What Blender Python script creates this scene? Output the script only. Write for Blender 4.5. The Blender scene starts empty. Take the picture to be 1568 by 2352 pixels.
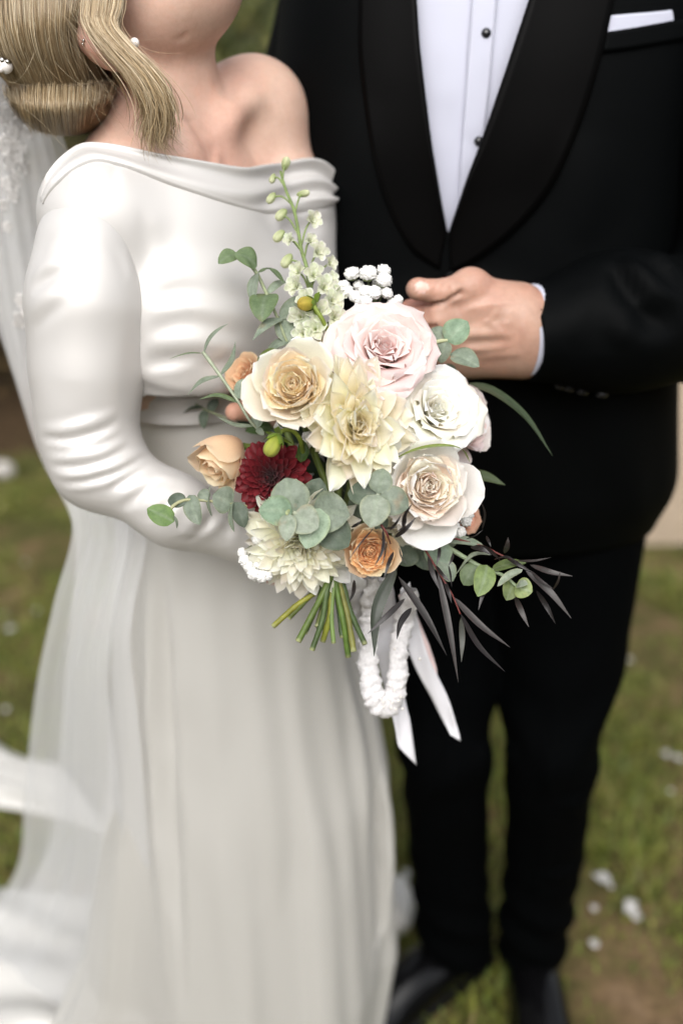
import bpy, math, random
import numpy as np
from mathutils import Vector, Matrix
from mathutils.bvhtree import BVHTree

S = bpy.context.scene
rng = np.random.default_rng(11)
random.seed(11)
COL = S.collection

# ------------------------------------------------------------------ camera, sky, sun, exposure
TILT = math.radians(25.0)
CAM = np.array([0.0, 0.0, 1.30])
LENS = 35.0
FPX = LENS / 24.0 * 1568.0
cd = bpy.data.cameras.new('camera')
cam = bpy.data.objects.new('camera', cd)
COL.objects.link(cam)
cam.location = CAM.tolist()
cam.rotation_euler = (math.pi / 2 - TILT, 0, 0)
cd.lens = LENS
cd.sensor_width = 24.0
cd.sensor_fit = 'HORIZONTAL'
cd.clip_start = 0.05
cd.clip_end = 400
cd.dof.use_dof = True
cd.dof.focus_distance = 0.768
cd.dof.aperture_fstop = 2.0
S.camera = cam

W = bpy.data.worlds.new('World')
S.world = W
W.use_nodes = True
nt = W.node_tree
nt.nodes.clear()
sky = nt.nodes.new('ShaderNodeTexSky')
sky.sky_type = 'NISHITA'
sky.sun_disc = False
SUN_EL, SUN_AZ = math.radians(43), math.radians(184)      # azimuth clockwise from +Y
sky.sun_elevation = SUN_EL
sky.sun_rotation = SUN_AZ
sky.dust_density = 4.0
hsv = nt.nodes.new('ShaderNodeHueSaturation')
hsv.inputs['Saturation'].default_value = 0.22            # cloud cover: the same sky, nearly grey
bg = nt.nodes.new('ShaderNodeBackground')
bg.inputs['Strength'].default_value = 0.12
wo = nt.nodes.new('ShaderNodeOutputWorld')
nt.links.new(sky.outputs[0], hsv.inputs['Color'])
nt.links.new(hsv.outputs[0], bg.inputs['Color'])
nt.links.new(bg.outputs[0], wo.inputs['Surface'])

sd = bpy.data.lights.new('sun', 'SUN')
sd.energy = 1.05
sd.angle = math.radians(65)
sd.color = (1.0, 0.97, 0.935)
sun = bpy.data.objects.new('sun', sd)
COL.objects.link(sun)
sdir = Vector((math.sin(SUN_AZ) * math.cos(SUN_EL), math.cos(SUN_AZ) * math.cos(SUN_EL), math.sin(SUN_EL)))
sun.rotation_euler = sdir.to_track_quat('Z', 'Y').to_euler()
sun.location = (-2, -2, 5)

S.view_settings.view_transform = 'Standard'
S.view_settings.look = 'None'
S.view_settings.gamma = 1.0
S.view_settings.exposure = 0.93
S.render.engine = 'CYCLES'
S.cycles.use_denoising = True
S.cycles.max_bounces = 12
S.cycles.diffuse_bounces = 7
S.cycles.transmission_bounces = 8
S.cycles.transparent_max_bounces = 24
S.cycles.caustics_reflective = False
S.cycles.caustics_refractive = False

# ------------------------------------------------------------------ helpers: picture position -> place in the world
def ray(u, v):
    a = (u - 784.0) / FPX
    b = (1176.0 - v) / FPX
    return np.array([a, math.cos(TILT) + b * math.sin(TILT), -math.sin(TILT) + b * math.cos(TILT)])
def P(u, v, Y):
    d = ray(u, v)
    return CAM + d * (Y / d[1])
def PZ(u, v, Z):
    return CAM + ray(u, v) * Z
def PG(u, v, z=0.0):
    d = ray(u, v)
    return CAM + d * ((z - CAM[2]) / d[2])
def proj(p):
    q = np.asarray(p, float) - CAM
    f = np.array([0, math.cos(TILT), -math.sin(TILT)])
    up = np.array([0, math.sin(TILT), math.cos(TILT)])
    z = q @ f
    return 784 + FPX * q[..., 0] / z, 1176 - FPX * (q @ up) / z, z
def nrm(a):
    a = np.asarray(a, float)
    return a / (np.linalg.norm(a, axis=-1, keepdims=True) + 1e-12)

# ------------------------------------------------------------------ helpers: objects
def tag(o, label=None, cat=None, group=None, kind=None):
    if label: o['label'] = label
    if cat: o['category'] = cat
    if group: o['group'] = group
    if kind: o['kind'] = kind
    return o
def empty(name, loc=(0, 0, 0), parent=None):
    o = bpy.data.objects.new(name, None)
    COL.objects.link(o)
    o.location = tuple(float(x) for x in loc)
    o.empty_display_size = 0.05
    if parent: attach(o, parent)
    return o
def wloc(o):
    l = Vector(o.location)
    while o.parent:
        o = o.parent
        l += Vector(o.location)
    return l
def attach(o, parent):
    """parents without moving (all parents here are only translated)"""
    o.parent = parent
    o.location = Vector(o.location) - wloc(parent)
def mesh(name, V, F, mat, parent=None, smooth=True, col=None, attrs=None):
    V = np.asarray(V, float)
    me = bpy.data.meshes.new(name)
    if isinstance(F, np.ndarray):
        n, k = F.shape
        me.vertices.add(len(V))
        me.vertices.foreach_set('co', V.astype(np.float32).ravel())
        me.loops.add(n * k)
        me.loops.foreach_set('vertex_index', F.astype(np.int32).ravel())
        me.polygons.add(n)
        me.polygons.foreach_set('loop_start', np.arange(0, n * k, k, dtype=np.int32))
        me.polygons.foreach_set('loop_total', np.full(n, k, dtype=np.int32))
        me.update(calc_edges=True)
    else:
        me.from_pydata(V.tolist(), [], F)
        me.update()
    if smooth:
        me.polygons.foreach_set('use_smooth', np.ones(len(me.polygons), dtype=bool))
    if col is not None:
        c = np.asarray(col, float)
        if c.ndim == 1: c = np.tile(c, (len(V), 1))
        if c.shape[1] == 3: c = np.hstack([c, np.ones((len(c), 1))])
        at = me.color_attributes.new('col', 'FLOAT_COLOR', 'POINT')
        at.data.foreach_set('color', c.astype(np.float32).ravel())
    me.materials.append(mat)
    o = bpy.data.objects.new(name, me)
    COL.objects.link(o)
    if parent: attach(o, parent)
    return o
def gridF(nu, nv, wrapv=False):
    """quads of an nu x nv vertex grid (row-major, v fastest)"""
    i, j = np.meshgrid(np.arange(nu - 1), np.arange(nv if wrapv else nv - 1), indexing='ij')
    i, j = i.ravel(), j.ravel()
    j2 = (j + 1) % nv
    return np.stack([i * nv + j, i * nv + j2, (i + 1) * nv + j2, (i + 1) * nv + j], 1)
def join(parts):
    """[(V,F,col)...] -> one V,F,col"""
    Vs, Fs, Cs, n = [], [], [], 0
    for p in parts:
        Vs.append(p[0]); Fs.append(p[1] + n); n += len(p[0])
        if len(p) > 2: Cs.append(p[2])
    return np.vstack(Vs), np.vstack(Fs), (np.vstack(Cs) if Cs else None)
def spline(pts, n):
    """Catmull-Rom through pts, n samples"""
    p = np.asarray(pts, float)
    if len(p) == 2:
        t = np.linspace(0, 1, n)[:, None]
        return p[0] * (1 - t) + p[1] * t
    q = np.vstack([2 * p[0] - p[1], p, 2 * p[-1] - p[-2]])
    m = len(p) - 1
    t = np.linspace(0, m, n)
    k = np.minimum(t.astype(int), m - 1)
    f = (t - k)[:, None]
    a, b, c, d = q[k], q[k + 1], q[k + 2], q[k + 3]
    return 0.5 * (2 * b + (c - a) * f + (2 * a - 5 * b + 4 * c - d) * f ** 2 + (3 * b - a - 3 * c + d) * f ** 3)
def frames(p):
    T = nrm(np.gradient(p, axis=0))
    N = np.zeros_like(T)
    a = np.array([0, 0, 1.0]) if abs(T[0][2]) < .9 else np.array([1.0, 0, 0])
    N[0] = nrm(np.cross(T[0], a))
    for i in range(1, len(p)):
        v = N[i - 1] - T[i] * (N[i - 1] @ T[i])
        N[i] = nrm(v)
    return T, N, np.cross(T, N)
def tube(p, r, ns=8, caps=True):
    p = np.asarray(p, float)
    r = np.broadcast_to(np.asarray(r, float), (len(p),))
    T, N, B = frames(p)
    if caps:
        p = np.vstack([p[0] - T[0] * r[0] * .12, p, p[-1] + T[-1] * r[-1] * .12])
        r = np.concatenate([[r[0] * .04], r, [r[-1] * .04]])
        N = np.vstack([N[:1], N, N[-1:]]); B = np.vstack([B[:1], B, B[-1:]])
    a = np.linspace(0, 2 * np.pi, ns, endpoint=False)
    V = p[:, None] + r[:, None, None] * (N[:, None] * np.cos(a)[None, :, None] + B[:, None] * np.sin(a)[None, :, None])
    return V.reshape(-1, 3), gridF(len(p), ns, True)
def vnoise(p, s=1.0, seed=0):
    """cheap smooth pseudo noise in -1..1 on points"""
    p = np.asarray(p, float) * s + seed * 17.3
    x, y, z = p[..., 0], p[..., 1], p[..., 2]
    return (np.sin(x * 1.7 + 1.3 * np.sin(y * 1.1 + z * .7)) + np.sin(y * 2.1 + 1.7 * np.sin(z * 1.3 + x * .9)) + np.sin(z * 1.9 + 1.1 * np.sin(x * 1.5 + y * .8))) / 3

# ------------------------------------------------------------------ helpers: blended solids -> one smooth skin
def cap(a, b, ra, rb):
    a = np.asarray(a, float); b = np.asarray(b, float); ab = b - a; L2 = ab @ ab + 1e-12
    def f(p):
        t = np.clip((p - a) @ ab / L2, 0, 1)
        return np.linalg.norm(p - a - t[:, None] * ab, axis=1) - (ra + (rb - ra) * t)
    return f
def ell(c, r, R=None):
    c = np.asarray(c, float); r = np.asarray(r, float)
    def f(p):
        q = p - c
        if R is not None: q = q @ R          # R columns = local axes in world
        k0 = np.linalg.norm(q / r, axis=1)
        k1 = np.linalg.norm(q / (r * r), axis=1) + 1e-9
        return k0 * (k0 - 1) / k1
    return f
def smin(a, b, k):
    h = np.clip(.5 + .5 * (b - a) / k, 0, 1)
    return b * (1 - h) + a * h - k * h * (1 - h)
def solid(prims):
    """prims: (fn, k) added with blend k; ('-', fn, k) carved.  Far-off prims are skipped block by block."""
    def full(p, use):
        d = None
        for q in use:
            if q[0] == '-':
                if d is not None: d = -smin(-d, q[1](p), q[2])
            elif d is None:
                d = q[0](p)
            else:
                d = smin(d, q[0](p), q[1])
        return d
    def f(p):
        if len(p) < 3000 or len(prims) < 8: return full(p, prims)
        B = .08
        g = np.floor(p / B).astype(np.int64)
        g -= g.min(0)
        key = (g[:, 0] * 2048 + g[:, 1]) * 2048 + g[:, 2]
        order = np.argsort(key, kind='stable')
        ks = key[order]
        cuts = np.concatenate([[0], np.where(np.diff(ks))[0] + 1, [len(ks)]])
        starts = cuts[:-1]
        cen = (np.floor(p[order[starts]] / B) + .5) * B
        D = np.stack([(q[1] if q[0] == '-' else q[0])(cen) for q in prims], 1)
        neg = np.array([q[0] == '-' for q in prims])
        kk = np.array([q[2] if q[0] == '-' else q[1] for q in prims])
        dm = D[:, ~neg].min(1)
        lim = B * 1.75
        out = np.empty(len(p))
        for i in range(len(starts)):
            use = np.where(neg, D[i] < lim + kk, D[i] < dm[i] + lim + kk)
            use[np.argmin(np.where(neg, 1e9, D[i]))] = True
            idx = order[cuts[i]:cuts[i + 1]]
            out[idx] = full(p[idx], [q for q, u in zip(prims, use) if u])
        return out
    return f
def surfnet(f, lo, hi, h, newton=1):
    """surface of a blended solid; only the blocks the surface runs through are filled with fine cells"""
    lo = np.asarray(lo, float); hi = np.asarray(hi, float)
    B = 4
    nb = np.ceil((hi - lo) / (h * B)).astype(int)
    g = np.stack(np.meshgrid(*[np.arange(k) for k in nb], indexing='ij'), -1).reshape(-1, 3)
    d = np.concatenate([f(lo + (q + .5) * h * B) for q in np.array_split(g, max(1, len(g) // 200000))])
    g = g[np.abs(d) < h * B * 1.45]
    off = np.stack(np.meshgrid(*[np.arange(B)] * 3, indexing='ij'), -1).reshape(-1, 3)
    cells = (g[:, None] * B + off[None]).reshape(-1, 3)
    K = np.int64(4096)
    enc = lambda c: (c[:, 0].astype(np.int64) * K + c[:, 1]) * K + c[:, 2]
    corners = np.array([(x, y, z) for x in (0, 1) for y in (0, 1) for z in (0, 1)])
    ck = np.unique(np.concatenate([enc(cells + c) for c in corners]))
    cp = np.stack([ck // (K * K), (ck // K) % K, ck % K], 1)
    D = np.concatenate([f(lo + q * h) for q in np.array_split(cp, max(1, len(cp) // 200000))])
    look = lambda c: np.searchsorted(ck, enc(c))
    cd_ = np.stack([D[look(cells + c)] for c in corners], 1)
    m = (cd_ < 0).sum(1)
    act = (m > 0) & (m < 8)
    cells = cells[act]; cd_ = cd_[act]
    order = np.argsort(enc(cells)); cells = cells[order]; cd_ = cd_[order]
    ckey = enc(cells)
    acc = np.zeros((len(cells), 3)); cnt = np.zeros(len(cells))
    for i in range(8):
        for j in range(i + 1, 8):
            if np.abs(corners[i] - corners[j]).sum() == 1:
                d0, d1 = cd_[:, i], cd_[:, j]
                x = (d0 < 0) != (d1 < 0)
                t = np.where(x, d0 / np.where(x, d0 - d1, 1), 0)
                pt = corners[i] + t[:, None] * (corners[j] - corners[i])
                acc[x] += pt[x]; cnt[x] += 1
    V = lo + (cells + acc / cnt[:, None]) * h
    Fs = []
    for axis in range(3):
        i1 = 1 << (2 - axis)
        x = (cd_[:, 0] < 0) != (cd_[:, i1] < 0)          # edge at the cell's low corner
        e = cells[x]; s0 = cd_[x, 0] < 0
        o1, o2 = [i for i in range(3) if i != axis]
        ids = []
        ok = np.ones(len(e), bool)
        for d1, d2 in ((-1, -1), (0, -1), (0, 0), (-1, 0)):
            q = e.copy(); q[:, o1] += d1; q[:, o2] += d2
            kq = enc(q)
            p = np.minimum(np.searchsorted(ckey, kq), len(ckey) - 1)
            ok &= ckey[p] == kq
            ids.append(p)
        q = np.stack(ids, 1)
        flip = s0 if axis != 1 else ~s0
        q[~flip] = q[~flip][:, ::-1]
        Fs.append(q[ok])
    F = np.vstack(Fs)
    tet = np.array([[1, 1, 1], [1, -1, -1], [-1, 1, -1], [-1, -1, 1]], float)
    for _ in range(newton):
        e = h * .3
        fv = [f(V + q * e) for q in tet]
        d = sum(fv) / 4
        gr = sum(w[:, None] * q for w, q in zip(fv, tet)) / (4 * e)
        step = -d[:, None] * gr / ((gr * gr).sum(1, keepdims=True) + 1e-6)
        l = np.linalg.norm(step, axis=1, keepdims=True)
        V = V + step * np.minimum(1, h * .5 / (l + 1e-12))
    return V, F
def vnormals(V, F):
    n = np.zeros_like(V)
    fn = np.cross(V[F[:, 2]] - V[F[:, 0]], V[F[:, 3]] - V[F[:, 1]])
    for k in range(4):
        np.add.at(n, F[:, k], fn)
    return nrm(n)
def relax(V, F, it=2, lam=.5):
    V = V.copy()
    for _ in range(it):
        s = np.zeros_like(V); c = np.zeros(len(V))
        for k in range(4):
            np.add.at(s, F[:, k], V[F[:, (k + 1) % 4]]); np.add.at(c, F[:, k], 1)
            np.add.at(s, F[:, k], V[F[:, (k + 3) % 4]]); np.add.at(c, F[:, k], 1)
        V += lam * (s / np.maximum(c, 1)[:, None] - V)
    return V
def bvh(V, F):
    return BVHTree.FromPolygons([tuple(x) for x in V.tolist()], F.tolist())
def seg_dist(V, pts):
    """distance of V to polyline + parameter 0..1 along it"""
    best = np.full(len(V), 1e9); par = np.zeros(len(V)); m = len(pts) - 1
    for i in range(m):
        a, b = pts[i], pts[i + 1]
        ab = b - a
        t = np.clip((V - a) @ ab / (ab @ ab + 1e-12), 0, 1)
        d = np.linalg.norm(V - a - t[:, None] * ab, axis=1)
        k = d < best
        best[k] = d[k]; par[k] = (i + t[k]) / m
    return best, par
def fold(V, F, strokes):
    """cloth folds: each stroke = (points seen from the front, height, width); ridge (+) or crease (-) pressed into the surface"""
    t = bvh(V, F)
    N = vnormals(V, F)
    out = V.copy()
    for st in strokes:
        pts = []
        for (u, v) in spline(np.array(st[0], float), 6 * (len(st[0]) - 1) + 1):
            h = t.ray_cast(Vector(CAM.tolist()), Vector(nrm(ray(u, v)).tolist()))
            if h[0] is not None: pts.append(np.array(h[0]))
        if len(pts) < 2: continue
        pts = np.array(pts)
        w = st[2]
        k = np.where(((V > pts.min(0) - 5 * w) & (V < pts.max(0) + 5 * w)).all(1))[0]
        if not len(k): continue
        d, s = seg_dist(V[k], pts)
        taper = np.sin(np.pi * np.clip(s, 0.0, 1.0)) ** .8 if len(st) < 4 else np.ones(len(k))
        # the fold thins out towards its ends
        ww = w * (.5 + .5 * taper) * (1 + .22 * vnoise(V[k], .35 / w, 3))
        taper = taper * (1 + .35 * vnoise(V[k], .25 / w, 7))
        g = np.exp(-(d / ww) ** 2) - .40 * np.exp(-(d / (2.2 * ww)) ** 2)
        out[k] += N[k] * (st[1] * 1.5 * g * taper)[:, None]
    return out

# ------------------------------------------------------------------ materials
def new_mat(name):
    m = bpy.data.materials.new(name)
    m.use_nodes = True
    t = m.node_tree
    b = t.nodes['Principled BSDF']
    return m, t, b
def noise_node(t, scale, detail=3, coord='Object', rough=.55, stretch=None):
    tc = t.nodes.new('ShaderNodeTexCoord')
    n = t.nodes.new('ShaderNodeTexNoise')
    n.inputs['Scale'].default_value = scale
    n.inputs['Detail'].default_value = detail
    n.inputs['Roughness'].default_value = rough
    if stretch:
        mp = t.nodes.new('ShaderNodeMapping')
        mp.inputs['Scale'].default_value = stretch
        t.links.new(tc.outputs[coord], mp.inputs[0]); t.links.new(mp.outputs[0], n.inputs['Vector'])
    else:
        t.links.new(tc.outputs[coord], n.inputs['Vector'])
    return n
def ramp(t, fac, stops):
    r = t.nodes.new('ShaderNodeValToRGB')
    e = r.color_ramp.elements
    while len(e) < len(stops): e.new(.5)
    for i, (p, c) in enumerate(stops):
        e[i].position = p; e[i].color = (*c, 1) if len(c) == 3 else c
    t.links.new(fac, r.inputs[0])
    return r
def bump(t, b, height, strength=.2, dist=.001):
    n = t.nodes.new('ShaderNodeBump')
    n.inputs['Strength'].default_value = strength
    n.inputs['Distance'].default_value = dist
    t.links.new(height, n.inputs['Height'])
    t.links.new(n.outputs[0], b.inputs['Normal'])
    return n
def mixcol(t, a, bcol, fac, mode='MULTIPLY'):
    m = t.nodes.new('ShaderNodeMix')
    m.data_type = 'RGBA'; m.blend_type = mode
    if isinstance(fac, float): m.inputs['Factor'].default_value = fac
    else: t.links.new(fac, m.inputs['Factor'])
    for val, sock in ((a, 6), (bcol, 7)):
        if isinstance(val, tuple): m.inputs[sock].default_value = (*val, 1)
        else: t.links.new(val, m.inputs[sock])
    return m.outputs[2]
def attr(t, name='col'):
    a = t.nodes.new('ShaderNodeAttribute')
    a.attribute_name = name
    return a.outputs['Color']
def simple(name, c, rough=.6, spec=.5, scale=60, var=.15, bmp=.1, bscale=None, coat=0, sheen=0, metal=0, use_attr=False, sss=0, sss_r=(1, .4, .25), bdist=.001):
    m, t, b = new_mat(name)
    n = noise_node(t, scale)
    lo = tuple(1 - var for _ in range(3))
    r = ramp(t, n.outputs[0], [(.3, lo), (.7, (1, 1, 1))])
    src = attr(t) if use_attr else c
    t.links.new(mixcol(t, src, r.outputs[0], 1.0), b.inputs['Base Color'])
    b.inputs['Roughness'].default_value = rough
    b.inputs['Specular IOR Level'].default_value = spec
    b.inputs['Coat Weight'].default_value = coat
    b.inputs['Sheen Weight'].default_value = sheen
    b.inputs['Metallic'].default_value = metal
    if sss:
        b.inputs['Subsurface Weight'].default_value = sss
        b.inputs['Subsurface Radius'].default_value = sss_r
        b.inputs['Subsurface Scale'].default_value = .004
    if bmp:
        n2 = noise_node(t, bscale or scale * 3, 4)
        bump(t, b, n2.outputs[0], bmp, bdist)
    return m
def petal_mat(name, trans=.3, rough=.5, vein=.25):
    m, t, b = new_mat(name)
    n = noise_node(t, 900, 3)
    r = ramp(t, n.outputs[0], [(.3, (1 - vein * .25,) * 3), (.7, (1, 1, 1))])
    c = mixcol(t, attr(t), r.outputs[0], 1.0)
    t.links.new(c, b.inputs['Base Color'])
    b.inputs['Roughness'].default_value = rough
    b.inputs['Specular IOR Level'].default_value = .35
    b.inputs['Sheen Weight'].default_value = .1
    bump(t, b, n.outputs[0], .12, .0006)
    tr = t.nodes.new('ShaderNodeBsdfTranslucent')
    t.links.new(c, tr.inputs[0])
    mx = t.nodes.new('ShaderNodeMixShader')
    mx.inputs[0].default_value = trans
    out = t.nodes['Material Output']
    t.links.new(b.outputs[0], mx.inputs[1]); t.links.new(tr.outputs[0], mx.inputs[2])
    t.links.new(mx.outputs[0], out.inputs[0])
    return m
def satin(name, c, rough=.33, spec=.6, weave=.085, metal=0.0):
    m, t, b = new_mat(name)
    n = noise_node(t, 5, 2)
    r = ramp(t, n.outputs[0], [(.3, tuple(x * .96 for x in c)), (.7, c)])
    t.links.new(r.outputs[0], b.inputs['Base Color'])
    b.inputs['Roughness'].default_value = rough
    b.inputs['Specular IOR Level'].default_value = spec
    b.inputs['Metallic'].default_value = metal
    b.inputs['Sheen Weight'].default_value = .1
    b.inputs['Sheen Roughness'].default_value = .4
    n2 = noise_node(t, 30, 5, rough=.5)
    bump(t, b, n2.outputs[0], weave, .004)
    return m

M = {}
M['satin'] = satin('ivory_satin', (.605, .585, .565), rough=.49, spec=.55, metal=.22)
M['skirt'] = satin('ivory_satin_skirt', (.575, .562, .532), rough=.45, spec=.5, metal=.18)
def skin(name, c):
    m, t, b = new_mat(name)
    n = noise_node(t, 28, 5, rough=.65)
    r = ramp(t, n.outputs[0], [(.3, (.88, .84, .82)), (.55, (1, 1, 1)), (.75, (1.03, .95, .92))])
    n3 = noise_node(t, 260, 3)
    r3 = ramp(t, n3.outputs[0], [(.3, (.95, .93, .92)), (.6, (1, 1, 1))])
    t.links.new(mixcol(t, mixcol(t, attr(t), r.outputs[0], 1.0), r3.outputs[0], 1.0), b.inputs['Base Color'])
    b.inputs['Roughness'].default_value = .47
    b.inputs['Specular IOR Level'].default_value = .45
    b.inputs['Subsurface Weight'].default_value = .18
    b.inputs['Subsurface Radius'].default_value = (1, .35, .2)
    b.inputs['Subsurface Scale'].default_value = .008
    n2 = noise_node(t, 520, 3)
    bump(t, b, n2.outputs[0], .22, .0006)
    return m
M['skin'] = skin('skin', None)
M['jacket'] = simple('black_wool', (.0008, .0012, .0014), rough=.64, spec=.06, scale=900, var=.35, bmp=.25, bscale=1600, sheen=.0, bdist=.0004)
M['lapel'] = simple('black_satin_facing', (.0011, .0010, .0010), rough=.45, spec=.055, scale=300, var=.2, bmp=.04)
M['trouser'] = simple('black_trouser_wool', (.0007, .0010, .0012), rough=.85, spec=.035, scale=700, var=.35, bmp=.2, bscale=1500, sheen=.0, bdist=.0004)
M['shirt'] = simple('white_cotton', (.485, .495, .585), rough=.6, spec=.3, scale=12, var=.03, bmp=.06, bscale=1500, bdist=.0004)
M['shoe'] = simple('patent_leather', (.003, .003, .0034), rough=.20, spec=.32, scale=20, var=.2, bmp=.25, bscale=40, coat=.0)
M['stud'] = simple('onyx_stud', (.01, .01, .012), rough=.12, spec=.6, scale=50, var=.1, bmp=0)
M['metal'] = simple('silver', (.6, .58, .55), rough=.25, metal=1, bmp=0)
M['pearl'] = simple('pearl', (.82, .78, .74), rough=.18, spec=.6, coat=.3, bmp=0)
# ------------------------------------------------------------------ the setting: lawn, path, bed, shrubs behind
def soil_mask(x, y):
    p = np.stack([x, y, 0 * x], -1)
    return vnoise(p, 3.1, 1) * .6 + vnoise(p, 9.0, 2) * .45 + vnoise(p, 21.0, 3) * .2
m, t, b = new_mat('lawn_soil')
n = noise_node(t, 3.0, 6, rough=.7)
r = ramp(t, n.outputs[0], [(.30, (.065, .068, .018)), (.48, (.095, .088, .028)), (.60, (.19, .125, .066)), (.75, (.29, .195, .12))])
n2 = noise_node(t, 45, 5, rough=.7)
r2 = ramp(t, n2.outputs[0], [(.3, (.55, .55, .55)), (.7, (1.15, 1.15, 1.15))])
t.links.new(mixcol(t, r.outputs[0], r2.outputs[0], 1.0), b.inputs['Base Color'])
b.inputs['Roughness'].default_value = .95
b.inputs['Specular IOR Level'].default_value = .15
bump(t, b, n2.outputs[0], .6, .02)
M['lawn'] = m
gx = np.concatenate([np.linspace(-60, -3, 16), np.linspace(-2.8, 3.2, 90), np.linspace(3.5, 60, 16)])
gy = np.concatenate([np.linspace(-40, -.6, 10), np.linspace(-.4, 6, 96), np.linspace(6.5, 120, 20)])
X, Y = np.meshgrid(gx, gy, indexing='ij')
near = np.exp(-((X / 4) ** 2 + ((Y - 2) / 4) ** 2))
pp = np.stack([X, Y, 0 * X], -1)
Zg = (vnoise(pp, 4.0, 5) * .006 + vnoise(pp, 11.0, 6) * .004) * near - .004
g = mesh('ground', np.stack([X, Y, Zg], -1).reshape(-1, 3), gridF(len(gx), len(gy)), M['lawn'])
tag(g, kind='structure', label='mown lawn with bare earth patches')

# sandy path running away on the right
m = simple('sandy_path_gravel', (.42, .33, .235), rough=.95, spec=.1, scale=30, var=.25, bmp=.5, bscale=220, bdist=.004)
xs = np.linspace(0, 1, 14); ys = np.linspace(2.55, 30, 60)
XX, YY = np.meshgrid(xs, ys, indexing='ij')
lx = .86 + .10 * np.sin(YY * 1.3) + (YY - 2.5) * .16
PX = lx + XX * (2.1 + .04 * np.sin(YY * 3))
path = mesh('path', np.stack([PX, YY, .006 + .008 * np.sin(XX * 3.1) + 0 * YY], -1).reshape(-1, 3), gridF(14, 60)[:, ::-1], m)
tag(path, kind='structure', label='pale sandy gravel path beyond the lawn')

# grass blades: nobody could count them
NB = 190000
gxr = np.concatenate([rng.uniform(-1.5, 1.7, NB * 3 // 4), rng.uniform(-3.2, 3.6, NB // 4)])
gyr = np.concatenate([rng.uniform(.75, 3.0, NB * 3 // 4), rng.uniform(2.8, 7.5, NB // 4)])
msk = soil_mask(gxr, gyr)
keep = (msk + rng.normal(0, .16, len(msk))) < .24
lxr = .86 + .10 * np.sin(gyr * 1.3) + (gyr - 2.5) * .16
keep &= ~((gxr > lxr) & (gxr < lxr + 2.1) & (gyr > 2.55) & (rng.random(len(gxr)) > .03))
gxr, gyr, msk = gxr[keep], gyr[keep], msk[keep]
n = len(gxr)
hgt = rng.uniform(.010, .032, n) * np.where(msk > .1, .7, 1.0)
az = rng.uniform(0, 2 * np.pi, n)
lean = rng.uniform(.1, 1.1, n)
wd = rng.uniform(.0012, .0030, n)
base = np.stack([gxr, gyr, np.full(n, -.006)], 1)
side = np.stack([-np.sin(az), np.cos(az), 0 * az], 1) * wd[:, None]
tip = base + np.stack([np.cos(az) * lean, np.sin(az) * lean, np.ones(n)], 1) * hgt[:, None]
mid = base * .5 + tip * .5 + np.array([0, 0, 1]) * (hgt * .15)[:, None]
V = np.stack([base - side, base + side, mid + side * .8, mid - side * .8, tip + side * .12, tip - side * .12], 1).reshape(-1, 3)
k = np.arange(n) * 6
F = np.vstack([np.stack([k, k + 1, k + 2, k + 3], 1), np.stack([k + 3, k + 2, k + 4, k + 5], 1)])
pal = np.array([[.15, .175, .030], [.18, .195, .034], [.105, .145, .024], [.235, .215, .058], [.28, .225, .090], [.13, .18, .040]])
pi = rng.choice(6, n, p=[.28, .26, .2, .14, .05, .07])
c = pal[pi] * rng.uniform(.75, 1.25, (n, 1))
M['grass'] = simple('grass_blade', None, rough=.55, spec=.3, scale=30, var=.1, bmp=0, use_attr=True)
gr = mesh('grass', V, F, M['grass'], smooth=False, col=np.repeat(c, 6, 0))
tag(gr, 'short green lawn grass growing over the ground', 'grass', kind='stuff')

# leaf masses -------------------------------------------------------
M['leafmass'] = petal_mat('shrub_leaf', trans=.25, rough=.5)
M['bark'] = simple('bark', (.11, .075, .045), rough=.9, spec=.15, scale=14, var=.5, bmp=.8, bscale=40, bdist=.01)
def leaves(centers, spread, n, size, palette, seed):
    r = np.random.default_rng(seed)
    c = np.asarray(centers)[r.integers(0, len(centers), n)]
    d = nrm(r.normal(size=(n, 3))) * (r.random((n, 1)) ** .45)
    p = c + d * np.asarray(spread)
    nn = nrm(r.normal(size=(n, 3)) + np.array([0, -.2, .6])); a = nrm(np.cross(nn, r.normal(size=(n, 3)))); bb = np.cross(nn, a)
    s = r.uniform(.6, 1.3, (n, 1)) * size
    V = np.stack([p - a * s, p - bb * s * .45 + nn * s * .12, p + a * s, p + bb * s * .45 + nn * s * .12], 1).reshape(-1, 3)
    F = np.arange(n * 4).reshape(n, 4)
    cc = np.asarray(palette)[r.integers(0, len(palette), n)] * r.uniform(.7, 1.3, (n, 1))
    return V, F, np.repeat(cc, 4, 0)
GREEN = [(.05, .075, .018), (.075, .095, .025), (.035, .055, .015), (.11, .12, .035)]
OLIVE = [(.17, .17, .05), (.23, .21, .07), (.12, .13, .035)]
BROWN = [(.16, .10, .045), (.11, .065, .03), (.20, .14, .07), (.085, .06, .025), (.10, .10, .03)]
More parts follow.
